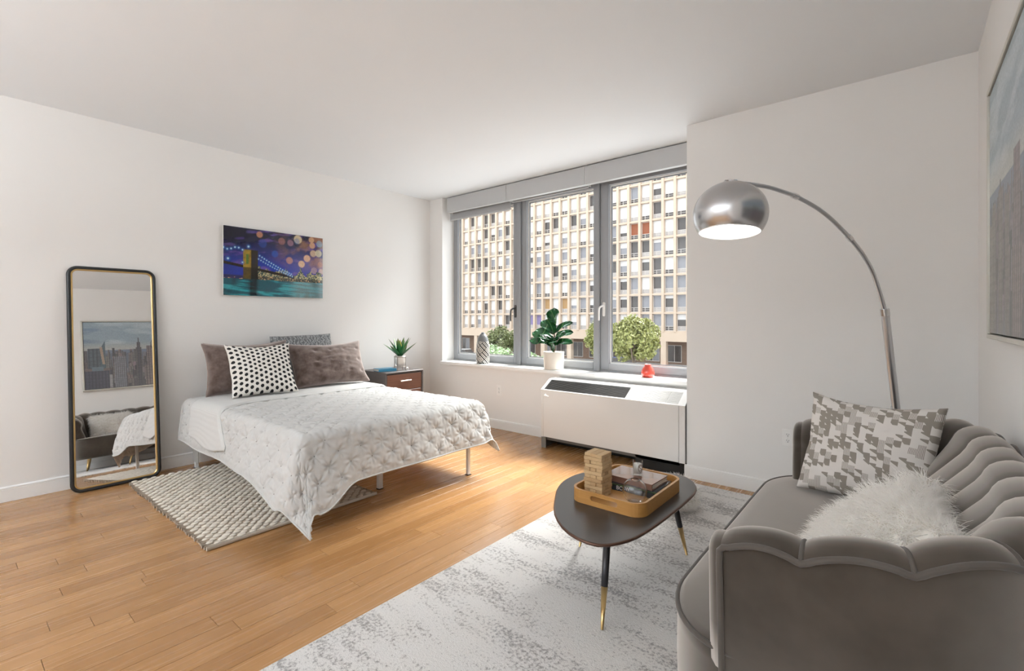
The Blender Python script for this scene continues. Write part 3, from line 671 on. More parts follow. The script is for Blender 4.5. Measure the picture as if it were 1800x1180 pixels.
def blocks_mat():
    b = NB('block_print_linen'); uv = b.coord('UV'); sp = b.n('ShaderNodeSeparateXYZ'); b.l(uv, sp.inputs[0])
    U = b.math('MULTIPLY', sp.outputs[0], 19.0); V = b.math('MULTIPLY', sp.outputs[1], 15.0)
    odd = b.math('MODULO', b.math('FLOOR', U), 3.0); V = b.math('ADD', V, b.math('MULTIPLY', odd, .33))
    cell = b.n('ShaderNodeCombineXYZ'); b.l(b.math('FLOOR', U), cell.inputs[0]); b.l(b.math('FLOOR', V), cell.inputs[1])
    wn = b.n('ShaderNodeTexWhiteNoise', noise_dimensions='2D'); b.l(cell.outputs[0], wn.inputs['Vector']); r_ = wn.outputs['Value']
    fu = b.math('FRACT', U); fv = b.math('FRACT', V)
    dark = b.math('LESS_THAN', r_, .32); diag = b.math('MULTIPLY', b.math('MULTIPLY', b.math('GREATER_THAN', r_, .32), b.math('LESS_THAN', r_, .5)), b.math('GREATER_THAN', b.math('ADD', b.math('MULTIPLY', fu, .5), fv), .82))
    st = b.math('MULTIPLY', b.math('MULTIPLY', b.math('GREATER_THAN', r_, .5), b.math('LESS_THAN', r_, .66)), b.math('LESS_THAN', b.math('FRACT', b.math('MULTIPLY', fu, 6.0)), .5))
    cut = b.math('SUBTRACT', 1.0, b.math('MULTIPLY', dark, b.math('LESS_THAN', b.math('ADD', fu, fv), .35)))
    fac = b.math('MINIMUM', b.math('ADD', b.math('ADD', b.math('MULTIPLY', dark, cut), diag), st), 1.0)
    b.base(b.mix(fac, (.66, .62, .585), (.27, .24, .205))); b.bump(b.noise(b.coord('Object'), 400, 2), .2, .001); b.set(rough=.9); return b.m
PIPB = velvet('brown_piping', (.20, .15, .13), (.28, .22, .2), .6)
Z0 = ZT + .035
pillow('bed_pillow', 'grey knitted pillow standing behind the brown velvet pillows', .60, .47, .17, GREYK, frame_m((-4.492, 2.28, Z0 + .226), (1, 0, .12), (-.12, -.03, 1)), seed=3, puff=.36, pinch=.03, sag=0, group='pillows on the bed')
pillow('bed_pillow', 'brown velvet tufted pillow at the near end, half behind the dotted pillow', .68, .44, .19, VBROWN, frame_m((-4.37, 1.735, Z0 + .205), (1, -.05, .30), (-.3, 0, 1)), PIPB, tuft=(.15, .12), seed=5, group='pillows on the bed')
pillow('bed_pillow', 'brown velvet tufted pillow with piped edges nearest the nightstand', .72, .44, .20, VBROWN, frame_m((-4.205, 2.38, Z0 + .198), (1, -.08, .55), (-.5, .03, 1)), PIPB, tuft=(.15, .12), seed=8, group='pillows on the bed')
pillow('bed_pillow', 'white square pillow with rows of black dots in front of the others', .50, .47, .17, dots_mat(), frame_m((-4.105, 1.73, Z0 + .203), (1, -.12, .60), (-.55, .06, 1)), seed=2, group='pillows on the bed')

# ------------------------------------------------------------------ nightstand and what stands on it
def walnut(name, c0, c1, ax=(1, 14, 14)):
    b = NB(name); n = b.noise(b.coord('Object', ax), 6, 4, .6); b.base(b.mix(n, c0, c1)); b.set(rough=.4); return b.m
WALN = walnut('walnut_front', (.070, .026, .014), (.155, .065, .038), (14, 1, 14)); WALD = walnut('walnut_dark', (.045, .035, .034), (.10, .085, .08), (1, 14, 14))
nx0, nx1, ny0, ny1, nt = -4.595, -4.15, 2.975, 3.475, .655
t = root('nightstand', 'dark walnut nightstand with two drawers between the bed and the window wall', 'nightstand', (-4.37, 3.225, 0.0))
mesh('table_top', *grbox((nx0, ny0, nt - .018), (nx1 + .004, ny1, nt), .002, 1), WALD, t)
mesh('side_panel', *gbox((nx0, ny0 + .001, .24), (nx1 + .003, ny0 + .018, nt - .018)), WALD, t); mesh('side_panel', *gbox((nx0, ny1 - .018, .24), (nx1 + .003, ny1 - .001, nt - .018)), WALD, t)
mesh('carcass', *gbox((nx0, ny0 + .018, .24), (nx1 - .02, ny1 - .018, nt - .0185)), DARKIN, t); mesh('bottom_panel', *gbox((nx1 - .02, ny0 + .018, .24), (nx1 + .002, ny1 - .018, .262)), WALD, t)
for z0, z1 in ((.456, .627), (.27, .45)):
    d = mesh('drawer', *grbox((nx1 - .018, ny0 + .024, z0), (nx1, ny1 - .024, z1), .002, 1), WALN, t); zc = (z0 + z1) / 2 + .012; yc = (ny0 + ny1) / 2
    mesh('drawer_handle', *merge(grbox((nx1 + .018, yc - .07, zc - .006), (nx1 + .027, yc + .07, zc + .006), .002, 1), gbox((nx1, yc - .055, zc - .004), (nx1 + .019, yc - .045, zc + .004)), gbox((nx1, yc + .045, zc - .004), (nx1 + .019, yc + .055, zc + .004))), simple('satin_handle', (.75, .68, .6), .3, .9, var=.03), d)
for x in (nx0 + .03, nx1 - .03):
    for y in (ny0 + .03, ny1 - .03): mesh('leg', *glathe([(.010, 0), (.016, .24)], (x, y, .0008), 14), WALD, t)
def book(name, lb, c, size, rz, cover, group=None, spine='-y'):
    """closed book lying flat: cover boards, spine and page block, local x along the spine"""
    w, d, h = size; t = root(name, lb, 'book', c, (0, 0, rz), group)
    bt = min(.004, h * .15)
    mesh('cover', *merge(gbox((-w / 2, -d / 2, 0), (w / 2, d / 2, bt)), gbox((-w / 2, -d / 2, h - bt), (w / 2, d / 2, h)), gbox((-w / 2, -d / 2, bt), (w / 2, -d / 2 + bt, h - bt))), cover, t, world=False)
    mesh('page_block', *gbox((-w / 2 + .004, -d / 2 + bt, bt), (w / 2 - .004, d / 2 - .004, h - bt)), simple('paper_edge', (.78, .74, .66), .9, var=.06, vs=120), t, world=False)
    return t
book('hardback_book', 'blue hardback book lying on the nightstand', (-4.33, 3.10, nt), (.20, .145, .027), math.radians(78), simple('blue_cover', (.05, .28, .46), .45, var=.05))
# succulent in a white pot on a wire stand
t = root('potted_succulent', 'spiky green succulent in a white pot on a wire stand on the nightstand', 'plant', (-4.26, 3.245, nt))
px, py, pz = -4.26, 3.245, nt
mesh('pot', *glathe([(.002, .045), (.035, .05), (.054, .085), (.058, .12), (.0585, .157), (.053, .159), (.052, .142), (.002, .14)], (px, py, pz), 28, True, True), simple('white_ceramic', (.72, .69, .65), .5, var=.05, vs=30), t, True)
mesh('soil', *glathe([(.05, .143), (.002, .146)], (px, py, pz), 20, False, True), simple('soil', (.05, .035, .025), .95, var=.3, vs=60), t)
WIRE = simple('stand_wire', (.35, .31, .27), .35, .8, var=.05)
for k in range(4):
    a_ = k * PI / 2 + .5; mesh('stand_leg', *gtube([(px + .064 * math.cos(a_), py + .064 * math.sin(a_), pz + .001), (px + .064 * math.cos(a_), py + .064 * math.sin(a_), pz + .15)], .0035, 8), WIRE, t)
ca = np.linspace(0, 2 * PI, 28, endpoint=False)
for zz in (.045, .147): mesh('stand_ring', *gtube(np.column_stack([px + .063 * np.cos(ca), py + .063 * np.sin(ca), np.full(28, pz + zz)]), .003, 6, closed=True), WIRE, t)
def agave_leaf(L, w, bend):
    n = 9; s = np.linspace(0, 1, n); wd = w * np.array([.55, .8, .95, 1, .95, .82, .6, .32, .03]); R = []
    for i in range(n):
        h = s[i] * L; fwd = bend * s[i] ** 1.6 * L; R.append([(-wd[i] / 2, fwd - .004 * 0, h), (-wd[i] / 4, fwd + .006 * wd[i] / w, h), (0, fwd + .009 * wd[i] / w, h), (wd[i] / 4, fwd + .006 * wd[i] / w, h), (wd[i] / 2, fwd, h), (0, fwd + .013 * wd[i] / w, h - .001)])
    return ggrid(R, cv=True)
b = NB('succulent_green'); sp = b.n('ShaderNodeSeparateXYZ'); b.l(b.coord('Generated'), sp.inputs[0]); oi = b.n('ShaderNodeObjectInfo')
b.base(b.mix(b.math('MULTIPLY', oi.outputs['Random'], .6), b.ramp(sp.outputs[2], [(.0, (.015, .10, .035)), (.6, (.03, .17, .05)), (1, (.22, .22, .06))]), (.02, .14, .07))); b.set(rough=.35); SUCC = b.m
b = NB('succulent_heart'); b.base((.35, .30, .03)); b.set(rough=.4); SUCY = b.m
lm = None
for k in range(17):
    ring = 0 if k < 6 else (1 if k < 12 else 2); a_ = k * 2.399 + .3
    L = (.235, .235, .19)[ring]; tilt = (.75, .38, .12)[ring] + random.uniform(-.08, .08)
    if lm is None: lm = agave_leaf(1, .24, .20)
    g = (lm[0] * L, lm[1]); M_ = Matrix.Translation((px + .006 * math.cos(a_), py + .006 * math.sin(a_), pz + .146)) @ Matrix.Rotation(a_ - PI / 2, 4, 'Z') @ Matrix.Rotation(-tilt, 4, 'X')
    mesh('leaf', *rot_g(g, M_), SUCY if ring == 2 and k % 2 == 0 else SUCC, t, True)
# small round ornament
t = root('round_ornament', 'small round white ornament beside the plant stand on the nightstand', 'ornament', (-4.185, 3.285, nt))
g = glathe([(.002, -.006), (.014, -.006), (.017, 0), (.014, .006), (.002, .006)], n=20); mesh('ornament_disc', *rot_g(g, Matrix.Translation((-4.185, 3.285, nt + .0195)) @ Matrix.Rotation(PI / 2, 4, 'Y')), WHITEP, t, True)
mesh('ornament_ring', *gtube(np.column_stack([np.full(24, -4.177), 3.285 + .010 * np.cos(np.linspace(0, 2 * PI, 24, endpoint=False)), nt + .0195 + .010 * np.sin(np.linspace(0, 2 * PI, 24, endpoint=False))]), .0018, 6, closed=True), CHROME, t)
mesh('ornament_foot', *gbox((-4.192, 3.275, nt), (-4.178, 3.295, nt + .0035)), CHROME, t)

# ------------------------------------------------------------------ things on the window sill
ZS = .7002
def vase_mat():
    b = NB('meander_glaze'); sp = b.n('ShaderNodeSeparateXYZ'); b.l(b.coord('Object'), sp.inputs[0])
    an = b.math('ARCTAN2', sp.outputs[1], sp.outputs[0]); U = b.math('MULTIPLY', an, 5 / (2 * PI)); V = b.math('MULTIPLY', sp.outputs[2], 9.5)
    A = b.math('ADD', U, V); B = b.math('SUBTRACT', U, V)
    fa = b.math('ABSOLUTE', b.math('SUBTRACT', b.math('FRACT', A), .5)); fb = b.math('ABSOLUTE', b.math('SUBTRACT', b.math('FRACT', B), .5))
    par = b.math('MODULO', b.math('ADD', b.math('FLOOR', A), b.math('ADD', b.math('FLOOR', B), 40.0)), 2.0)
    m1 = b.math('MAXIMUM', fa, fb); m2 = fa; m_ = b.math('ADD', b.math('MULTIPLY', m1, par), b.math('MULTIPLY', m2, b.math('SUBTRACT', 1.0, par)))
    st = b.math('LESS_THAN', b.math('FRACT', b.math('MULTIPLY', m_, 5.0)), .5); up = b.math('LESS_THAN', sp.outputs[2], .255)
    b.base(b.mix(up, (.16, .165, .17), b.mix(st, (.74, .71, .66), (.015, .015, .015)))); b.set(rough=.3); return b.m
o = tag(mesh('patterned_vase', *glathe([(.002, 0), (.070, .002), (.078, .012), (.080, .05), (.080, .13), (.078, .19), (.070, .25), (.055, .30), (.034, .335), (.018, .348), (.020, .358), (.015, .359), (.013, .34), (.002, .335)], (-3.775, 4.05, ZS), 36), vase_mat(), None, True, loc=(-3.775, 4.05, ZS)), 'tall grey vase with a black and white meander pattern on the window sill', 'vase')
o = tag(mesh('bud_vase', *glathe([(.002, 0), (.044, .001), (.052, .008), (.057, .03), (.056, .05), (.046, .078), (.032, .098), (.026, .105), (.0285, .113), (.0265, .115), (.022, .108), (.022, .09), (.002, .085)], (-1.757, 4.02, ZS), 32), None, None, True, loc=(-1.757, 4.02, ZS), mats=[simple('coral_glaze', (.72, .085, .055), .22, var=.08, vs=15, coat=.5)]), 'small coral red bud vase at the right end of the sill', 'vase')
t = root('potted_fig', 'broad leaved fig plant in a cream cylinder pot on the window sill', 'plant', (-2.773, 4.035, ZS)); px, py, pz = -2.773, 4.035, ZS
mesh('pot', *glathe([(.002, 0), (.097, .001), (.101, .008), (.106, .17), (.1075, .181), (.101, .181), (.098, .165), (.002, .163)], (px, py, pz), 36), simple('cream_ceramic', (.74, .69, .62), .55, var=.04, vs=20), t, True)
mesh('soil', *glathe([(.097, .166), (.002, .169)], (px, py, pz), 24, False, True), simple('soil_fig', (.05, .035, .025), .95, var=.3, vs=60), t)
mesh('stem', *gtube(spline([(px, py, pz + .16), (px + .01, py, pz + .28), (px + .004, py, pz + .40), (px - .004, py, pz + .50)], 6), np.linspace(.009, .004, 19), 8), simple('fig_stem', (.09, .06, .03), .8, var=.2), t)
def fig_leaf(L, w):
    n, m = 11, 9; R = []; ws = np.interp(np.linspace(0, 1, n), [0, .12, .3, .5, .72, .88, 1], [.12, .45, .62, .78, 1, .75, .04])
    for i in range(n):
        s = i / (n - 1); row = []
        for j in range(m):
            k = (j / (m - 1) - .5) * 2; X = k * ws[i] * w / 2; row.append((X, s * L, .10 * L * math.sin(s * 2.6) - .22 * L * s ** 3 * .6 + .06 * abs(k) * w + .010 * math.sin(9 * s + 2 * k) * abs(k)))
        R.append(row)
    return ggrid(R)
b = NB('fig_leaf_green'); sp = b.n('ShaderNodeSeparateXYZ'); b.l(b.coord('Generated'), sp.inputs[0])
vein = b.math('LESS_THAN', b.math('ABSOLUTE', b.math('SUBTRACT', sp.outputs[0], .5)), .025); b.base(b.mix(vein, b.mix(b.noise(b.coord('Object'), 9, 2), (.005, .045, .018), (.018, .11, .03)), (.10, .24, .08))); b.set(rough=.22, coat=.3); FIG = b.m
FLV = [(-60, .50, .21, .135, 72), (-170, .33, .27, .125, 24), (-150, .29, .26, .12, 14), (175, .42, .22, .11, 42), (0, .42, .25, .105, 32), (12, .36, .22, .11, 24), (-12, .30, .26, .095, 10), (-50, .27, .24, .125, 22), (-115, .27, .22, .125, 40), (-95, .42, .19, .14, 56), (-40, .22, .22, .10, 48), (-140, .22, .20, .11, 48), (-25, .36, .22, .11, 20), (-158, .36, .22, .11, 30), (-130, .47, .18, .12, 66)]
for az, hz, L, w, el in FLV:
    M_ = Matrix.Translation((px + .003, py - .005, pz + hz * .9 - .02)) @ Matrix.Rotation(math.radians(az - 90), 4, 'Z') @ Matrix.Rotation(math.radians(el), 4, 'X') @ Matrix.Rotation(math.radians(48) * math.cos(math.radians(az)), 4, 'Y')
    g = rot_g(fig_leaf(L, w), M_); v = g[0]; v[:, 1] = np.minimum(v[:, 1], 4.160); mesh('leaf', v, g[1], FIG, t, True)

# ------------------------------------------------------------------ rugs
def area_rug_mat():
    b = NB('distressed_rug'); po = b.coord('Position')
    mp = b.n('ShaderNodeMapping'); mp.inputs['Scale'].default_value = (1.3, 4.2, 1); b.l(po, mp.inputs[0]); big = b.noise(mp.outputs[0], 1.0, 4, .6)
    mp2 = b.n('ShaderNodeMapping'); mp2.inputs['Scale'].default_value = (4, 16, 1); b.l(po, mp2.inputs[0]); streak = b.noise(mp2.outputs[0], 1.0, 3, .6)
    spk = b.noise(po, 75, 3, .7); s = b.math('ADD', b.math('ADD', b.math('MULTIPLY', big, 1.0), b.math('MULTIPLY', streak, .55)), b.math('MULTIPLY', spk, 1.1))
    m = b.ramp(s, [(.0, (0, 0, 0)), (1, (1, 1, 1))]); nd = b.n('ShaderNodeMapRange'); nd.inputs[1].default_value = 1.335; nd.inputs[2].default_value = 1.53; b.l(s, nd.inputs[0])
    tint = b.noise(po, 3.0, 2); dk = b.mix(tint, (.135, .135, .15), (.19, .15, .115)); lt = b.mix(b.noise(po, 2.2, 2), (.66, .65, .645), (.62, .575, .52))
    fine = b.noise(po, 260, 2); c = b.mix(b.math('MULTIPLY', nd.outputs[0], .85), lt, dk); b.base(b.mix(b.math('MULTIPLY', fine, .25), c, (.80, .79, .78)))
    b.bump(b.math('ADD', fine, b.noise(po, 120, 2)), .6, .004); b.set(rough=.95, sheen=.15); return b.m
g = gprism(rrect(-1.712, .27, .30, 3.555, .012, 3), .0003, .011, .003, 2)
tag(mesh('area_rug', *g, area_rug_mat(), None, loc=(-.72, 1.93, .0003)), 'large pale grey distressed rug under the sofa and coffee table', 'rug')
# woven bedside rug: cords running along x with raised nubs
t = root('woven_rug', 'chunky cream and beige woven rug beside and under the bed', 'rug', (-3.6, 1.35, .0003))
rx0, rx1, ry0, ry1 = -4.40, -2.815, .915, 1.95
CREAM = simple('cream_wool', (.70, .64, .555), .95, var=.08, vs=30, bump=.4, bs=260, bd=.002); BEIGE = simple('beige_jute', (.36, .28, .21), .95, var=.12, vs=40, bump=.4, bs=260, bd=.002)
mesh('rug_base', *gbox((rx0 + .01, ry0, .0004), (rx1 - .008, ry1, .006)), BEIGE, t)
nc = 52; dx = (rx1 - rx0 - .02) / nc; cords, nubs = [], []
nb_ = glathe([(.05, -1), (.62, -.72), (.95, -.25), (.95, .25), (.62, .72), (.05, 1)], n=8)
for k in range(nc):
    x = rx0 + (k + .5) * dx; e0 = ry0 + .004 * math.sin(k * .45) + random.uniform(-.005, .005) - .006; ys = np.linspace(e0, ry1, 24)
    cords.append(gtube(np.column_stack([np.full(24, x), ys, np.full(24, .0088)]), .0098, 6))
    m = int((ry1 - ry0) / .058)
    for j in range(m):
        y = ry0 + .03 + (j + .5 * (k % 2)) * .058 + random.uniform(-.004, .004)
        if y > ry1 - .03: continue
        s = random.uniform(.85, 1.15); v = nb_[0][:, [0, 2, 1]] * np.array([.0150 * s, .023 * s, .0095 * s]) + np.array([x, y, .0160]); nubs.append((v, [q[::-1] for q in nb_[1]]))
CORD = simple('oatmeal_cord', (.50, .42, .335), .95, var=.10, vs=40, bump=.4, bs=260, bd=.002)
o = mesh('woven_cords', *merge(*cords), CORD, t, True); o['kind'] = 'stuff'
o = mesh('raised_nubs', *merge(*nubs), CREAM, t, True); o['kind'] = 'stuff'
mesh('edge_binding', *merge(gtube([(rx1 - .008, ry0 - .004, .011), (rx1 - .008, ry1, .011)], .0105, 8)), CREAM, t, True)

# ------------------------------------------------------------------ coffee table and tray
TZ = .40; RT = .0128
topm = simple('table_gunmetal', (.050, .044, .040), .30, .35, var=.12, vs=6)
t = root('coffee_table', 'dark guitar pick shaped coffee table on three brass tipped legs', 'table', (-.98, 2.05, RT))
out = spline([(-1.252, 1.844), (-1.135, 1.665), (-.998, 1.555), (-.865, 1.538), (-.795, 1.640), (-.772, 1.775), (-.764, 1.95), (-.762, 2.15), (-.778, 2.33), (-.850, 2.455), (-.958, 2.489), (-1.10, 2.43), (-1.235, 2.325), (-1.320, 2.20), (-1.334, 2.067), (-1.306, 1.95)], 6, True)
mesh('table_top', *gprism(out, TZ - .012, TZ, .002, 2), topm, t)
mesh('edge_band', *gtube(np.column_stack([out, np.full(len(out), TZ - .006)])[::2], .0063, 6, closed=True), simple('edge_copper', (.12, .065, .045), .35, .6, var=.1), t, True)
LEGD = simple('leg_gunmetal', (.045, .045, .05), .35, .5, var=.1)
for (fx, fy), (tx, ty) in (((-.908, 1.65), (-.93, 1.74)), ((-.862, 2.448), (-.915, 2.36)), ((-1.331, 2.178), (-1.235, 2.145))):
    A_ = np.array([tx, ty, TZ - .013]); B_ = np.array([fx, fy, RT + .0005]); m_ = A_ + (B_ - A_) * .60
    lg = mesh('leg', *gtube([A_, m_], [.016, .0135], 14), LEGD, t, True); mesh('brass_tip', *gtube([m_, B_], [.0136, .0055], 14), BRASS, lg, True)
    mesh('leg_plate', *glathe([(.035, 0), (.035, .003)], (tx, ty, TZ - .0155), 16), LEGD, lg)
OAK = NB('tray_oak'); mpn = OAK.noise(OAK.coord('Object', (2, 9, 26)), 5, 4, .6); OAK.base(OAK.mix(mpn, (.40, .185, .045), (.56, .30, .095))); OAK.set(rough=.38); OAK = OAK.m
t = root('serving_tray', 'rounded oak serving tray with handle slots on the coffee table', 'tray', (-1.0, 2.06, TZ + .0005)); tx0, tx1, ty0, ty1 = -1.175, -.825, 1.83, 2.295
mesh('tray_floor', *gprism(rrect(tx0 + .004, tx1 - .004, ty0 + .004, ty1 - .004, .055, 6), TZ + .0006, TZ + .0075), OAK, t)
o_ = rrect(tx0, tx1, ty0, ty1, .06, 7); i_ = rrect(tx0 + .011, tx1 - .011, ty0 + .011, ty1 - .011, .05, 7); z0, z1 = TZ + .0006, TZ + .058
R = [np.column_stack([p_, np.full(len(p_), z)]) for p_, z in ((o_, z0), (o_, z1 - .002), (o_ * .9993 + o_.mean(0) * .0007, z1), (i_, z1), (i_, z0 + .007))]
v, f = ggrid(np.array(R), cv=True); rim = mesh('tray_rim', v, [q[::-1] for q in f], OAK, t)
bo = []
for yy in (ty0, ty1): bo.append(gprism(rrect(-.065, .065, -.011, .011, .0108, 5), -.03, .03)[0:2]); bo[-1] = rot_g(bo[-1], Matrix.Translation((-1.0, yy, TZ + .033)) @ Matrix.Rotation(PI / 2, 4, 'X'))
cut = mesh('slot_cutter', *merge(*bo), OAK, t)
md = rim.modifiers.new('slots', 'BOOLEAN'); md.object = cut; md.operation = 'DIFFERENCE'; md.solver = 'EXACT'
sl = rim.modifiers.new('thick', 'SOLIDIFY'); rim.modifiers.remove(sl)
bpy.context.view_layer.update(); dg = bpy.context.evaluated_depsgraph_get(); nm_ = bpy.data.meshes.new_from_object(rim.evaluated_get(dg)); rim.modifiers.clear(); rim.data = nm_
bpy.data.objects.remove(cut)
# block tower
TFZ = TZ + .0078; BLKM = NB('block_pine'); oi = BLKM.n('ShaderNodeObjectInfo'); n_ = BLKM.noise(BLKM.coord('Object', (3, 3, 3)), 22, 4, .7)
BLKM.base(BLKM.mix(oi.outputs['Random'], BLKM.mix(n_, (.33, .20, .09), (.50, .33, .17)), BLKM.mix(n_, (.48, .32, .16), (.66, .48, .28)))); BLKM.set(rough=.7); BLKM = BLKM.m
BL, BWd, BH, NL = .093, .0308, .0163, 12
blk = None; rb = random.Random(3); ordn = ['bottom', 'second from bottom', 'third from bottom', 'fourth from bottom', 'fifth from bottom', 'sixth from bottom', 'sixth from top', 'fifth from top', 'fourth from top', 'third from top', 'second from top', 'topmost']
for k in range(NL):
    for j in range(3):
        nm2 = 'game_block'
        if blk is None:
            o = mesh(nm2, *grbox((-BL / 2, -BWd / 2, 0), (BL / 2, BWd / 2, BH - .0003), .0021, 1), BLKM); blk = o
        else: o = blk.copy(); C.objects.link(o)
        off = (j - 1) * (BWd + .0003); wob = rb.uniform(-.002, .002); sl_ = rb.uniform(-.0035, .0035)
        al_y = k % 2 == 1
        o.location = (-1.098 + (off if al_y else sl_), 1.958 + (sl_ if al_y else off), TFZ + k * BH); o.rotation_euler = (0, 0, (PI / 2 if al_y else 0) + wob * 3)
        o.name = nm2
        pos = (('left', 'middle', 'right')[j] if al_y else ('near', 'middle', 'far')[j])
        tag(o, f'wooden block in the tray tower, {ordn[k]} layer, {pos} of three', 'block', 'stacked game blocks')
# books, candle, bowl
book('hardback_book', 'black coffee table book with white spine letters under the copper book', (-.990, 2.155, TFZ + .0002), (.25, .20, .03), math.radians(2), simple('black_blue_cover', (.02, .035, .055), .25, var=.2, vs=8, coat=.3), 'coffee table books')
book('hardback_book', 'copper brown hardback book on top of the black book on the tray', (-1.005, 2.16, TFZ + .0304), (.245, .17, .028), math.radians(-2), simple('copper_cover', (.21, .105, .075), .22, var=.35, vs=5, coat=.5), 'coffee table books')
def text_mesh(name, txt, size, M_, mat, parent, ext=.0004):
    cu = bpy.data.curves.new(name, 'FONT'); cu.body = txt; cu.size = size; cu.extrude = ext; cu.align_x = 'LEFT'
    ob = bpy.data.objects.new(name + '_tmp', cu); C.objects.link(ob); bpy.context.view_layer.update()
    me = bpy.data.meshes.new_from_object(ob.evaluated_get(bpy.context.evaluated_depsgraph_get())); bpy.data.objects.remove(ob)
    me.transform(M_); me.materials.clear(); me.materials.append(mat); o = bpy.data.objects.new(name, me); C.objects.link(o); o.parent = parent; return o
bk = [o for o in C.objects if o.name.startswith('hardback_book') and 'black coffee' in o.get('label', '')][0]
text_mesh('spine_lettering', 'BOW', .026, Matrix.Translation((-.068, -.1004, .006)) @ Matrix.Rotation(PI / 2, 4, 'X'), simple('white_ink', (.75, .75, .75), .6), bk)
mesh('spine_stripe', *gbox((-.125, -.1003, .0255), (.125, -.0995, .0298)), simple('green_stripe', (.06, .14, .04), .5, var=.1), bk, world=False)
cz = TFZ + .0588; cx_, cy_ = -.998, 2.165
t = root('glass_candle', 'small white candle in a glass tumbler with an oval label on the copper book', 'candle', (cx_, cy_, cz))
mesh('glass_tumbler', *glathe([(.002, 0), (.0205, .0005), (.0225, .004), (.0235, .068), (.0220, .0682), (.0208, .008), (.002, .0075)], (cx_, cy_, cz), 28, True, True), GLASS, t, True)
mesh('wax', *glathe([(.002, .0085), (.0200, .0085), (.0210, .052), (.002, .051)], (cx_, cy_, cz), 24), simple('wax', (.85, .83, .79), .5, var=.02), t, True)
mesh('wick', *gtube([(cx_, cy_, cz + .05), (cx_ + .002, cy_, cz + .06)], .0008, 6), BLACKP, t)
af = math.atan2(-cy_, -cx_) + .55; LBL = simple('label_paper', (.80, .78, .74), .7, var=.02); INK = simple('label_ink', (.18, .12, .08), .7)
def on_cyl(a_, z, r_): return (cx_ + r_ * math.cos(af + a_), cy_ + r_ * math.sin(af + a_), cz + .036 + z)
R = [[on_cyl(.0105 * q / .0235 * math.cos(x) * 1.15, .019 * q * math.sin(x), .0241) for x in np.linspace(0, 2 * PI, 24, endpoint=False)] for q in (.02, .5, 1)]
lb_ = mesh('oval_label', *ggrid(R, cv=True), LBL, t)
mesh('label_border', *gtube([on_cyl(.0100 / .0235 * math.cos(x) * 1.05, .0175 * math.sin(x), .0243) for x in np.linspace(0, 2 * PI, 28, endpoint=False)], .0014, 5, closed=True), INK, lb_)
mesh('label_mark', *gtube([on_cyl(a_ / .0235, z, .0244) for a_, z in spline([(.006, .009), (0, .012), (-.006, .007), (0, 0), (.006, -.006), (0, -.011), (-.006, -.008)], 5)], .0013, 5), INK, lb_)
gx, gy, gz = -.915, 1.955, TFZ; Rg = .0535
prof = [(.002, 0), (.022, .0005), (.0255, .003)] + [(Rg * math.sin(a_), .0045 + Rg - Rg * math.cos(a_)) for a_ in np.linspace(.53, PI - .42, 18)]
prof += [(r_ - .0035 if r_ > .01 else r_, z + .0004) for r_, z in [(Rg * math.sin(a_), .0045 + Rg - Rg * math.cos(a_)) for a_ in np.linspace(PI - .42, .53, 18)]] + [(.002, .015)]
tag(mesh('glass_bowl_vase', *glathe(prof, (gx, gy, gz), 40), CLEAR, None, True, loc=(gx, gy, gz)), 'clear round glass bud vase at the near corner of the tray', 'vase')

# ------------------------------------------------------------------ sofa
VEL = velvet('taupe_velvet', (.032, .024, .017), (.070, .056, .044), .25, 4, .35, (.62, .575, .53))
VPIP = simple('taupe_piping', (.078, .066, .056), .8, var=.1, vs=30, sheen=.2)
t = root('channel_sofa', 'taupe velvet loveseat with a curved channel tufted back along the right wall', 'sofa', (-.1, 1.96, RT))
plan = spline([(-.335, 1.165), (-.20, 1.160), (-.06, 1.168), (.07, 1.205), (.175, 1.285), (.243, 1.405), (.272, 1.56), (.282, 1.75), (.284, 1.97), (.282, 2.19), (.272, 2.38), (.243, 2.535), (.175, 2.655), (.07, 2.735), (-.06, 2.772), (-.20, 2.780), (-.395, 2.772)], 12)
dl = np.r_[0, np.cumsum(np.hypot(*np.diff(plan, axis=0).T))]; LT = dl[-1]
def plan_at(s):
    x = np.interp(s, dl, plan[:, 0]); y = np.interp(s, dl, plan[:, 1]); e = .01
    tx = np.interp(s + e, dl, plan[:, 0]) - np.interp(s - e, dl, plan[:, 0]); ty = np.interp(s + e, dl, plan[:, 1]) - np.interp(s - e, dl, plan[:, 1]); L = math.hypot(tx, ty)
    return np.array([x, y]), np.array([-ty, tx]) / L       # inward normal (left of travel)
def top_h(s):
    k = s / LT; k = min(k, 1 - k); return .714 + .090 * min(k / .25, 1)
def depth_in(s):
    k = s / LT; return .15 + .13 * sstep(.13, .36, k) - .13 * sstep(.64, .87, k)
bounds = [0, .165] + list(np.linspace(.165, LT - .165, 13))[1:] + [LT]
def z_edge(s, tc): return top_h(s) - .034 + .022 * math.sin(PI * tc) ** .9
def section(s, tc, amp=.020):
    """points from the inner seat line up over the roll to the outer edge"""
    P, n = plan_at(min(max(s, .001), LT - .001)); h = top_h(s); d = depth_in(s); bu = amp * (max(math.sin(PI * tc), 0) ** .6); ze = z_edge(s, tc)
    ctl = [(d, .395), (d - .01, .47), (d - .045, .58), (.115, h - .075), (.085, h - .022), (.045, h - .004), (.014, h - .014), (0, ze)]
    ctl = spline(ctl, 3); out = []
    for i, (dd, z) in enumerate(ctl):
        a_ = ctl[max(i - 1, 0)]; b_ = ctl[min(i + 1, len(ctl) - 1)]; tg = b_ - a_; tg /= np.hypot(*tg) + 1e-9; nd, nz = tg[1], -tg[0]
        k = bu * min(1, (len(ctl) - 1 - i) / 5.0); dd2 = dd + nd * k; z2 = z + nz * k
        q = P + n * dd2; out.append((q[0], q[1], z2))
    return out
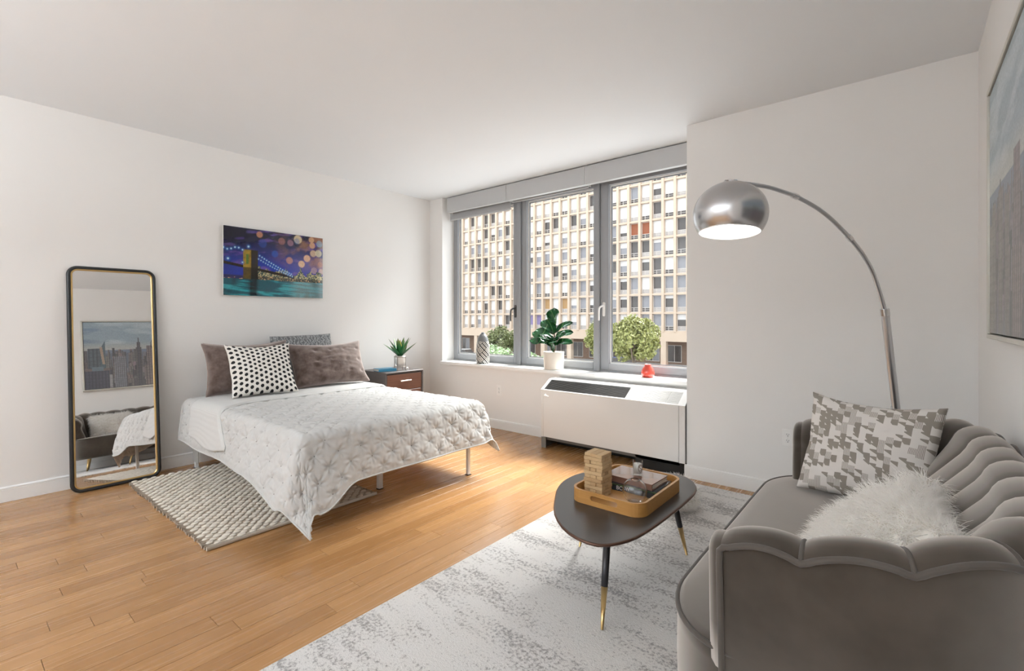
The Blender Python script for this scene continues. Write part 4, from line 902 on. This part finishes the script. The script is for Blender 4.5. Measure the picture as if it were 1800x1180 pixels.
for c in range(len(bounds) - 1):
    s0, s1 = bounds[c], bounds[c + 1]; R = [section(s0 + (s1 - s0) * k, k) for k in np.linspace(.0, 1, 13)]
    g = ggrid(R); mesh('back_channel', g[0], g[1], VEL, t, True)
    if 0 < c: mesh('channel_piping', *gtube(np.array(section(s0, 0))[2:], .0055, 6), VPIP, t, True)
# arm fronts: rounded caps
for s_, sg in ((0, 1), (LT, -1)):
    S = np.array(section(s_, 0)); P, n = plan_at(min(max(s_, .002), LT - .002)); tdir = np.array([n[1], -n[0]]) * sg     # along travel
    S = np.vstack([S, [[*(P + n * .004), .50], [*(P + n * .010), .395]]]); cen = S.mean(0); R = []
    for k, (sc, fw_) in enumerate(((1, 0), (.97, .014), (.88, .026), (.65, .034), (.3, .037), (.02, .037))):
        q = cen + (S - cen) * np.array([sc, sc, 1 - (1 - sc) * .55]); q[:, :2] -= tdir * fw_; R.append(q)
    g = ggrid(np.array(R), cv=True); mesh('arm_front', g[0], g[1] if sg < 0 else [q[::-1] for q in g[1]], VEL, t, True)
# outer panel with scalloped top edge
ssamp = []
for c in range(len(bounds) - 1):
    for k in np.linspace(0, 1, 9)[:-1]: ssamp.append((bounds[c] + (bounds[c + 1] - bounds[c]) * k, k))
ssamp.append((LT, 1.0)); R = []
for s, tc in ssamp:
    P, n = plan_at(min(max(s, .001), LT - .001)); ze = z_edge(s, tc); R.append([(*(P + n * i), z) for i, z in ((.004, ze), (.004, ze - .02), (.008, .5), (.022, .30), (.045, .17), (.10, .165))])
g = ggrid(R); mesh('outer_panel', g[0], [q[::-1] for q in g[1]], VEL, t, True)
edge = [(*plan_at(min(max(s, .001), LT - .001))[0], z_edge(s, tc)) for s, tc in ssamp]
P0 = plan_at(.001); P1 = plan_at(LT - .001)
low0 = [(*(P0[0] + P0[1] * i), z) for i, z in ((.03, .18), (.018, .32), (.008, .48), (.002, .58), (0, .61))]; low1 = [(*(P1[0] + P1[1] * i), z) for i, z in ((0, .61), (.002, .58), (.008, .48), (.018, .32), (.03, .18))]
mesh('panel_piping', *gtube(spline(np.array(low0 + edge + low1), 2), .0075, 8), VPIP, t, True)
# seat
so = spline([(.05, 1.30), (-.20, 1.205), (-.345, 1.185), (-.445, 1.245), (-.505, 1.37), (-.515, 1.55), (-.515, 1.97), (-.515, 2.40), (-.505, 2.57), (-.445, 2.695), (-.345, 2.755), (-.20, 2.735), (.05, 2.64), (.10, 2.3), (.10, 1.97), (.10, 1.6)], 8, True)
so = so[::-1] if np.sum(so[:, 0] * np.roll(so[:, 1], -1) - np.roll(so[:, 0], -1) * so[:, 1]) < 0 else so
cc = np.array([-.2, 1.97]); rings = []
for sc, z in ((.93, .17), (.985, .175), (1.0, .20), (1.004, .30), (1.002, .40), (1.0, .432), (.988, .440), (.96, .445), (.85, .451), (.6, .456), (.3, .458), (.02, .459)):
    rings.append(np.column_stack([cc + (so - cc) * sc, np.full(len(so), z)]))
g = ggrid(np.array(rings), cv=True); mesh('seat', g[0], [q[::-1] for q in g[1]] + [tuple(range(len(so)))[::-1]], VEL, t, True)
mesh('seat_piping', *gtube(np.column_stack([cc + (so - cc) * 1.002, np.full(len(so), .436)])[::2], .0065, 8, closed=True), VPIP, t, True)
for (x, y), (dx, dy) in (((-.40, 1.33), (-.03, -.03)), ((-.40, 2.60), (-.03, .03)), ((.12, 1.42), (.02, -.02)), ((.12, 2.52), (.02, .02))):
    mesh('leg', *gtube([(x, y, .172), (x + dx, y + dy, RT + .0005)], [.019, .009], 14), BRASS, t, True)
# sofa pillows
pillow('sofa_pillow', 'taupe and cream block patterned pillow leaning on the far arm of the sofa', .47, .44, .15, blocks_mat(), frame_m((-.125, 2.49, .668), (-.22, -1, .42), (.02, .42, 1)) @ Matrix.Rotation(math.radians(5), 4, 'Y'), seed=4, pinch=.07, group='pillows on the sofa')
FURB = simple('fur_backing', (.72, .68, .62), .95, var=.05)
FM = frame_m((-.065, 1.655, .590), (-1, -.05, 1.0), (.85, .05, 1)) 
t = pillow('sofa_pillow', 'shaggy white long haired fur pillow lying against the near end of the sofa', .48, .42, .17, FURB, FM, seed=6, group='pillows on the sofa')
def fur(v, f, n, L, seed, down=(0, 0, -.35), curl=.35, wid=.0018):
    rs = np.random.RandomState(seed); v = np.asarray(v); tri = []
    for q in f:
        tri.append((q[0], q[1], q[2]))
        if len(q) == 4: tri.append((q[0], q[2], q[3]))
    tri = np.array(tri); a_, b_, c_ = v[tri[:, 0]], v[tri[:, 1]], v[tri[:, 2]]; N = np.cross(b_ - a_, c_ - a_); ar = np.linalg.norm(N, axis=1); N /= ar[:, None] + 1e-12
    k = rs.choice(len(tri), n, p=ar / ar.sum()); r1 = np.sqrt(rs.rand(n)); r2 = rs.rand(n); P = (1 - r1)[:, None] * a_[k] + (r1 * (1 - r2))[:, None] * b_[k] + (r1 * r2)[:, None] * c_[k]
    Nn = N[k]; clump = np.round(P / .03); cr = np.sin(clump @ np.array([[12.9, 78.2, 37.7], [39.3, 11.1, 83.1], [73.1, 52.2, 9.7]]) * 43.7)
    d = Nn * .75 + cr * .42 + rs.normal(0, .20, (n, 3)) + np.array(down) * .5; d /= np.linalg.norm(d, axis=1)[:, None]
    ln = L * (.6 + .7 * rs.rand(n)); pts = [P]; cur = P; seg = 4; sidev = np.cross(d, rs.normal(0, 1, (n, 3))); sidev /= np.linalg.norm(sidev, axis=1)[:, None]; ph = rs.rand(n) * 6
    for i in range(seg):
        d = d + np.array(down) * .28 + (sidev * np.sin(ph + i * 1.7)[:, None]) * curl; d /= np.linalg.norm(d, axis=1)[:, None]; cur = cur + d * (ln / seg)[:, None]; pts.append(cur)
    w = np.cross(d, sidev + .01); w /= np.linalg.norm(w, axis=1)[:, None]; V = np.zeros((n, (seg + 1) * 2, 3))
    for i, p_ in enumerate(pts):
        ww = wid * (1 - (i / seg) ** 2 * .85); V[:, 2 * i] = p_ - w * ww / 2; V[:, 2 * i + 1] = p_ + w * ww / 2
    base = (np.arange(n) * (seg + 1) * 2)[:, None]; Fc = np.concatenate([base + np.array([[2 * i, 2 * i + 1, 2 * i + 3, 2 * i + 2]]) for i in range(seg)], 0)
    return V.reshape(-1, 3), Fc
b = NB('white_fur'); b.base(b.mix(b.noise(b.coord('Object'), 14, 2), (.90, .865, .81), (.97, .955, .93))); b.set(rough=.7, sheen=.3)
tl = b.n('ShaderNodeBsdfTranslucent'); tl.inputs[0].default_value = (.95, .93, .90, 1); mx = b.n('ShaderNodeMixShader'); mx.inputs[0].default_value = .45; b.l(b.b.outputs[0], mx.inputs[1]); b.l(tl.outputs[0], mx.inputs[2]); b.l(mx.outputs[0], b.out.inputs[0]); FURM = b.m
def fast_mesh(name, V, Fq, mat, parent):
    me = bpy.data.meshes.new(name); nf = len(Fq); me.vertices.add(len(V)); me.vertices.foreach_set('co', V.ravel()); me.loops.add(nf * 4); me.loops.foreach_set('vertex_index', np.asarray(Fq).ravel().astype(np.int32))
    me.polygons.add(nf); me.polygons.foreach_set('loop_start', np.arange(nf, dtype=np.int32) * 4); me.update(calc_edges=True); me.materials.append(mat)
    o = bpy.data.objects.new(name, me); C.objects.link(o); o.parent = parent; o['kind'] = 'stuff'; return o
g = pillow_geo(.48, .42, .17, seed=6); R3 = np.array(FM.to_3x3()); dn = tuple(R3.T @ np.array([-.1, 0, -.5]))
fast_mesh('fur', *fur(g[0], [q for q in g[1]], 24000, .046, 2, dn, .28), FURM, t)
# little fluffy cushion behind the table
t = root('fluffy_cushion', 'small fluffy white cushion on the rug behind the coffee table', 'cushion', (-1.13, 3.03, RT))
gm = glathe([(.01, .002), (.09, .006), (.115, .06), (.105, .12), (.06, .165), (.01, .175)], (0, 0, 0), 20); mesh('cushion_body', *gm, FURB, t, True, world=False)
fv, ff_ = fur(gm[0], gm[1], 5000, .04, 5, (0, 0, -.1), .3, .0022); fv[:, 2] = np.maximum(fv[:, 2], .0025); fast_mesh('fur', fv, ff_, FURM, t)

# ------------------------------------------------------------------ arc lamp
LB = np.array([.0, 3.35]); LD = np.array([-.59, 2.17]) - LB; LL = np.hypot(*LD); LD /= LL
def lp(h, z): q = LB + LD * h; return (q[0], q[1], z)
STEEL = simple('brushed_steel', (.55, .555, .57), .30, 1.0, var=.05, vs=20)
t = root('arc_floor_lamp', 'brushed steel arc floor lamp with a dome shade reaching over the coffee table', 'lamp', (LB[0], LB[1], .0))
mesh('lamp_base', *glathe([(.002, 0), (.145, .001), (.15, .006), (.15, .03), (.14, .036), (.002, .038)], (LB[0] - .02, LB[1], .0008), 40), STEEL, t)
low = spline([lp(-.03, .035), lp(.02, .35), lp(.077, .693), lp(.133, .979), lp(.187, 1.262)], 6)
mesh('lower_pole', *gtube(low, .0185, 20), STEEL, t, True); mesh('pole_clamp', *gtube([low[13] - np.array([.02, .01, 0]), low[13]], .008, 8), CHROME, t)
mesh('pole_collar', *gtube([lp(.181, 1.235), lp(.189, 1.27)], .0205, 20), CHROME, t)
arc = spline([lp(.187, 1.258), lp(.239, 1.368), lp(.312, 1.484), lp(.435, 1.592), lp(.652, 1.718), lp(.846, 1.781), lp(.994, 1.805), lp(1.106, 1.813), lp(1.247, 1.810), lp(1.33, 1.806)], 8)
mesh('arc_arm', *gtube(arc, np.linspace(.0105, .0085, len(arc)), 14), STEEL, t, True)
for k in (26, 42): dv = arc[k + 1] - arc[k]; dv /= np.linalg.norm(dv); mesh('arm_joint', *gtube([arc[k] - dv * .016, arc[k] + dv * .016], .0135, 14), CHROME, t)
RS = .150; SCn = np.array([*lp(1.305, 0)[:2], 1.668]); SM = Matrix.Translation(Vector(SCn)) @ Matrix.Rotation(math.radians(4), 4, Vector((-.7, .6, 0))) @ Matrix.Rotation(math.radians(-4), 4, Vector((.77, .64, 0)))
an = np.linspace(math.radians(3), PI - math.radians(56), 26)
outp = [(RS * math.sin(a_), RS * .93 * math.cos(a_)) for a_ in an]; inp = [(r_ - .003, z - .002) for r_, z in outp][::-1]
b = NB('brushed_dome'); sp = b.n('ShaderNodeSeparateXYZ'); b.l(b.coord('Generated'), sp.inputs[0]); mp = b.coord('Object', (1, 1, 90)); b.base((.56, .56, .57)); b.bump(b.noise(mp, 6, 3), .05, .001); b.set(rough=.26, metal=1.0); DOME = b.m
mesh('lamp_shade', *rot_g(glathe(outp, n=48, cap0=True, cap1=False), SM), DOME, t, True)
SHW = simple('shade_white', (.88, .87, .85), .6)
mesh('shade_lining', *rot_g(glathe(inp, n=48, cap0=False, cap1=True), SM), SHW, t, True)
rimp = np.array([(outp[-1][0] * math.cos(a_) * .99, outp[-1][0] * math.sin(a_) * .99, outp[-1][1]) for a_ in np.linspace(0, 2 * PI, 48, endpoint=False)]); mesh('shade_rim', *rot_g(gtube(rimp, .0025, 6, closed=True), SM), CHROME, t, True)
mesh('shade_cap', *rot_g(glathe([(.002, .139), (.03, .1385), (.03, .146), (.012, .152), (.002, .152)], n=20), SM), CHROME, t)
BULB = NB('bulb_glow'); BULB.base((1, 1, 1)); BULB.set(ec=(1, .97, .92), es=14); BULB = BULB.m
mesh('bulb', *rot_g(glathe([(.002, -.045), (.02, -.042), (.032, -.022), (.034, -.002), (.026, .022), (.014, .04), (.013, .06), (.002, .06)], n=20), SM), BULB, t, True)
mesh('bulb_socket', *rot_g(glathe([(.017, .06), (.017, .134)], n=16), SM), WHITEP, t)

# ------------------------------------------------------------------ outside: street, tower block, trees, cars
GZ = -5.6
def asphalt():
    b = NB('street_asphalt'); b.base(b.mix(b.noise(b.coord('Position'), 1.5, 4), (.34, .34, .34), (.44, .43, .42))); b.set(rough=.9); return b.m
struct(mesh('street', *gbox((-130, 5, GZ - .3), (90, 61, GZ)), asphalt()))
struct(mesh('pavement', *gbox((-130, 61, GZ - .3), (90, 80, GZ + .12)), simple('pavement_concrete', (.45, .43, .41), .9, var=.08, vs=1)))
CONC = NB('tower_concrete'); CONC.base(CONC.mix(CONC.noise(CONC.coord('Position'), .8, 4), (.49, .38, .285), (.58, .465, .365))); CONC.set(rough=.9); CONC = CONC.m
BY, PITCH, SH, Z00 = 66.0, 1.757, 2.7, -.70
NBAY0, NBAY1, NR = -10, 58, 14           # pier k stands at XP + k*PITCH
XP = -33.7 - 19 * PITCH
ROWV, B0V, B1V = 9, -1, 26               # windows built one by one
t = root('apartment_tower', 'pale concrete apartment tower with a grid of deep windows across the street', 'building', (-45, BY + 5, GZ))
zt = Z00 + SH * NR
def pier_mesh():
    return gbox((-.185, 0, 0), (.185, .75, zt - Z00))
pm = None
for k in range(NBAY0, NBAY1 + 1):
    x = XP + k * PITCH
    if pm is None:
        o = mesh('pier', *pier_mesh(), CONC, t, world=False); pm = o.data
    else:
        o = bpy.data.objects.new('pier', pm); C.objects.link(o); o.parent = t
    o.location = (x + 45, -5, Z00 - GZ)
x0, x1 = XP + NBAY0 * PITCH, XP + NBAY1 * PITCH
for k in range(NR + 1):
    z = Z00 + SH * k; mesh('floor_band', *gbox((x0, BY + .10, z - .14), (x1, BY + .75, z + .14)), CONC, t)
mesh('base_beam', *gbox((x0, BY - .02, Z00 - 1.35), (x1, BY + .9, Z00 - .141)), CONC, t)
mesh('core_wall', *gbox((x0, BY + .80, Z00 - .14), (x1, BY + 9, zt)), simple('core_dark', (.10, .09, .085), .9, var=.1), t)
mesh('roof_slab', *gbox((x0 - .3, BY - .1, zt + .14), (x1 + .3, BY + 9, zt + .6)), CONC, t)
GLD = simple('tower_glass_dark', (.085, .075, .070), .15, var=.4, vs=.7); GLM = simple('tower_glass_grey', (.26, .26, .28), .12, var=.3, vs=.7); BLW = simple('tower_blind_white', (.70, .69, .68), .8, var=.05, vs=1); CUB = simple('tower_curtain_brown', (.30, .10, .05), .8, var=.2); CUP = simple('tower_curtain_mauve', (.24, .20, .36), .8, var=.1); CUO = simple('tower_curtain_tan', (.42, .26, .12), .8, var=.1)
LOUV = simple('tower_louvre', (.44, .41, .39), .6, var=.1, vs=4); FRM = simple('tower_window_frame', (.62, .57, .53), .6, var=.05)
cw = PITCH - .37; ch = SH - .28; hl = .62
fr_g = merge(gbox((-cw / 2, 0, hl), (cw / 2, .08, hl + .07)), gbox((-cw / 2, 0, ch - .07), (cw / 2, .08, ch)), gbox((-cw / 2, 0, 0), (-cw / 2 + .06, .08, ch)), gbox((cw / 2 - .06, 0, 0), (cw / 2, .08, ch)), gbox((-cw / 2, 0, 0), (cw / 2, .08, .10)), gbox((-.22, 0, .1), (-.16, .08, hl)), gbox((-cw / 2, .0, .34), (cw / 2, .03, .38)))
lv_g = gbox((-cw / 2 + .06, .04, .1), (cw / 2 - .06, .10, hl)); pn_g = gbox((-cw / 2 + .06, .05, hl + .07), (cw / 2 - .06, .08, ch - .07))
def md(name, g, m):
    me = bpy.data.meshes.new(name); me.from_pydata(g[0].tolist(), [], [list(q) for q in g[1]]); me.materials.append(m); return me
FR_D = md('window', fr_g, FRM); LV_D = md('louvre_panel', lv_g, LOUV); LV_K = md('louvre_panel', lv_g, GLD)
PN = [md('pane', pn_g, m) for m in (GLD, GLM, CUB, CUP, CUO)]
def bl_g(fr): return gbox((-cw / 2 + .07, .02, ch - .07 - fr * (ch - hl - .14)), (cw / 2 - .07, .045, ch - .075))
BL_ = {fr: md('blind', bl_g(fr), BLW) for fr in (.25, .45, .7, 1.0)}
rw = random.Random(21); extra = {0: [], 1: [], 2: [], 3: []}
for k in range(NBAY0, NBAY1):
    for r_ in range(NR):
        x = XP + (k + .5) * PITCH; z = Z00 + SH * r_ + .14
        kk = rw.random(); var = 0 if kk < .5 else 1; bf = rw.choice((0, 0, .25, .45, .7, 1, 1, 1, 1, 1) if x < -36 or r_ > 4 else (0, 0, 0, 0, .25, .25, .45, 1, 1)); lvk = rw.random() < .35
        if r_ == 5 and -32.0 < x < -28.3: var, bf = 2, 0
        if r_ == 0 and -52 < x < -47.5: var, bf = 3, 0
        if r_ == 1 and x in (x,) and k in (11, 13): var, bf = 4, 0
        if B0V <= k < B1V and r_ < ROWV:
            w = bpy.data.objects.new('window', FR_D); C.objects.link(w); w.parent = t; w.location = (x + 45, -5 + .52, z - GZ)
            for dta, nm in [(PN[var], 'pane'), (LV_K if lvk else LV_D, 'louvre_panel')] + ([(BL_[bf], 'blind')] if bf else []):
                o = bpy.data.objects.new(nm, dta); C.objects.link(o); o.parent = w
        else:
            T_ = np.array([x, BY + .52, z])
            for e, g in ((0, fr_g), (1, lv_g), (2, pn_g)) + (((3, bl_g(bf)),) if bf else ()): extra[e].append((g[0] + T_, g[1]))
for e, nm, m in ((0, 'far_window_frames', FRM), (1, 'far_louvres', LOUV), (2, 'far_panes', GLM), (3, 'far_blinds', BLW)):
    o = mesh(nm, *merge(*extra[e]), m, t); o['kind'] = 'stuff'
# ground floor arcade
for k in range(NBAY0 + 1, NBAY1, 3):
    xx = -26.57 + (round((XP + k * PITCH + 26.57) / (3 * PITCH))) * 3 * PITCH
    mesh('arcade_column', *gbox((xx - .38, BY + .02, GZ + .121), (xx + .38, BY + .85, Z00 - 1.351)), CONC, t)
BRK = NB('shopfront_brick'); bt = BRK.n('ShaderNodeTexBrick'); bt.inputs['Scale'].default_value = 3; bt.inputs['Color1'].default_value = (.19, .11, .075, 1); bt.inputs['Color2'].default_value = (.26, .16, .11, 1); bt.inputs['Mortar'].default_value = (.3, .25, .2, 1); BRK.l(BRK.coord('Position', (1, 1, 1), (PI / 2, 0, 0)), bt.inputs[0]); BRK.base(bt.outputs[0]); BRK.set(rough=.85); BRK = BRK.m
mesh('shopfront_wall', *gbox((x0, BY + 3.0, GZ + .121), (x1, BY + 3.3, Z00 - 1.351)), BRK, t)
mesh('arcade_ceiling', *gbox((x0, BY + .9, Z00 - 1.40), (x1, BY + 3.0, Z00 - 1.352)), simple('soffit', (.5, .42, .34), .9, var=.05), t)
for k in range(28):
    x = -70 + k * 3.3; s = mesh('shop_window', *gbox((x, BY + 2.93, GZ + .4), (x + 2.1, BY + 2.99, GZ + 2.9)), FRM, t); mesh('pane', *gbox((x + .08, BY + 2.9, GZ + .5), (x + 1.0, BY + 2.929, GZ + 2.82)), GLD, s); mesh('pane', *gbox((x + 1.1, BY + 2.9, GZ + .5), (x + 2.02, BY + 2.929, GZ + 2.82)), GLD if k % 3 else GLM, s)

def leafmat(name, a_, b_):
    b = NB(name); b.base(b.mix(b.noise(b.coord('Position'), 3.0, 3), a_, b_)); b.set(rough=.55); return b.m
BARK = simple('bark', (.12, .09, .065), .9, var=.2)
def tree(name, lb, x, y, zt_, zb, rx, m, seed, nl=3600, ls=.16, shape=1.0, group='street trees'):
    rs = np.random.RandomState(seed); t = root(name, lb, 'tree', (x, y, GZ), group=group)
    zc = (zt_ + zb) / 2; rz = (zt_ - zb) / 2; nb2 = 60; D = rs.normal(0, 1, (nb2, 3)); D /= np.linalg.norm(D, axis=1)[:, None]; bc = D * (rs.rand(nb2, 1) ** .4) * np.array([rx, rx, rz]) * .80; bc[:, :2] *= (1.0 - .35 * shape * np.clip(bc[:, 2:3] / rz, 0, 1))
    k = rs.randint(0, nb2, nl); d2 = rs.normal(0, 1, (nl, 3)); d2 /= np.linalg.norm(d2, axis=1)[:, None]; P = bc[k] + d2 * (rs.rand(nl, 1) ** .33) * min(rx, rz) * .34 + np.array([x, y, zc])
    a_ = rs.normal(0, 1, (nl, 3)) + np.array([0, -.4, .6]); a_ /= np.linalg.norm(a_, axis=1)[:, None]; b_ = np.cross(a_, rs.normal(0, 1, (nl, 3))); b_ /= np.linalg.norm(b_, axis=1)[:, None]; c_ = np.cross(a_, b_)
    s = ls * (.6 + .7 * rs.rand(nl, 1)); V = np.stack([P - b_ * s, P + c_ * s * .5, P + b_ * s, P - c_ * s * .5], 1).reshape(-1, 3) - np.array([x, y, GZ]); Fq = np.arange(nl * 4).reshape(-1, 4)
    fast_mesh('foliage', V, Fq, m, t)
    mesh('trunk', *gtube([(x, y, GZ + .002), (x + .05, y, (GZ + zb) / 2), (x, y, zc)], [.16, .13, .05], 10), BARK, t, True)
    for q in range(5):
        e = bc[rs.randint(0, nb2)] + np.array([x, y, zc]); mesh('branch', *gtube([(x, y, zb - .1), (x * .5 + e[0] * .5, y * .5 + e[1] * .5, (zb + e[2]) / 2 + .2), tuple(e)], [.07, .05, .02], 7), BARK, t, True)
TG = leafmat('autumn_green', (.13, .17, .035), (.36, .34, .12)); TD = leafmat('dark_green_leaves', (.06, .10, .035), (.20, .20, .07)); TP = leafmat('pale_green_leaves', (.22, .33, .17), (.42, .50, .30))
tree('street_tree', 'round yellow green tree seen through the right window', -14.15, 30, 1.45, -1.75, 2.0, TG, 1, 9000, .125)
tree('street_tree', 'yellow green tree seen through the middle window beside the mullion', -19.3, 35, 1.15, -2.0, 1.6, TG, 2, 6500, .13)
tree('street_tree', 'dark green tree behind the patterned vase in the left window', -32.6, 38, .35, -2.6, 2.35, TD, 3, 7000, .14)
tree('street_tree', 'pale green leafy tree nearest the left window', -15.3, 17, -.05, -2.2, 1.75, TP, 4, 7000, .085)
tree('street_tree', 'pale green bush low behind the fig plant', -20.5, 27, -1.15, -3.2, 1.5, TP, 6, 4000, .11)
def car(name, lb, x, y, body, h=1.5, L=4.4, rz=0):
    t = root(name, lb, 'car', (x, y, GZ + .001), (0, 0, rz), 'parked cars'); w = 1.78
    pf = [(-L / 2, .35), (-L / 2, .78), (-L / 2 + .25, .9), (-L * .27, .98), (L * .22, .98), (L / 2 - .15, .86), (L / 2, .7), (L / 2, .35)]
    def ex(p_, ww): v, f = ggrid([[(a_, s * ww / 2, z) for a_, z in p_] for s in (-1, 1)], cv=True); n = len(p_); return v, f + [tuple(range(n)), tuple(range(n, 2 * n))[::-1]]
    mesh('car_body', *ex(pf, w), body, t, world=False)
    mesh('car_windows', *ex([(-L * .40, .98), (-L * .33, h - .06), (L * .10, h - .06), (L * .24, .98)], w * .90), GLD, t, world=False)
    mesh('car_roof', *ex([(-L * .34, h - .06), (-L * .31, h), (L * .07, h), (L * .11, h - .06)], w * .91), body, t, world=False)
    for sx in (-.31, .31):
        for sy in (-1, 1): mesh('wheel', *rot_g(glathe([(.33, -.1), (.33, .1)], n=18), Matrix.Translation((sx * L, sy * (w / 2 - .1), .33)) @ Matrix.Rotation(PI / 2, 4, 'X')), BLACKP, t, world=False)
car('parked_car', 'blue van parked under the tree in the right window', -27.3, 56, simple('blue_car_paint', (.06, .10, .32), .25, var=.03, coat=.6), 1.9, 4.8)
car('parked_car', 'white car parked at the far left of the left window', -58.0, 58, simple('white_car_paint', (.78, .78, .78), .25, var=.02, coat=.6), 1.6, 4.4)
car('parked_car', 'white car parked behind the fig plant', -44.6, 57.5, simple('pearl_car_paint', (.74, .74, .75), .25, var=.02, coat=.6), 1.6, 4.4)
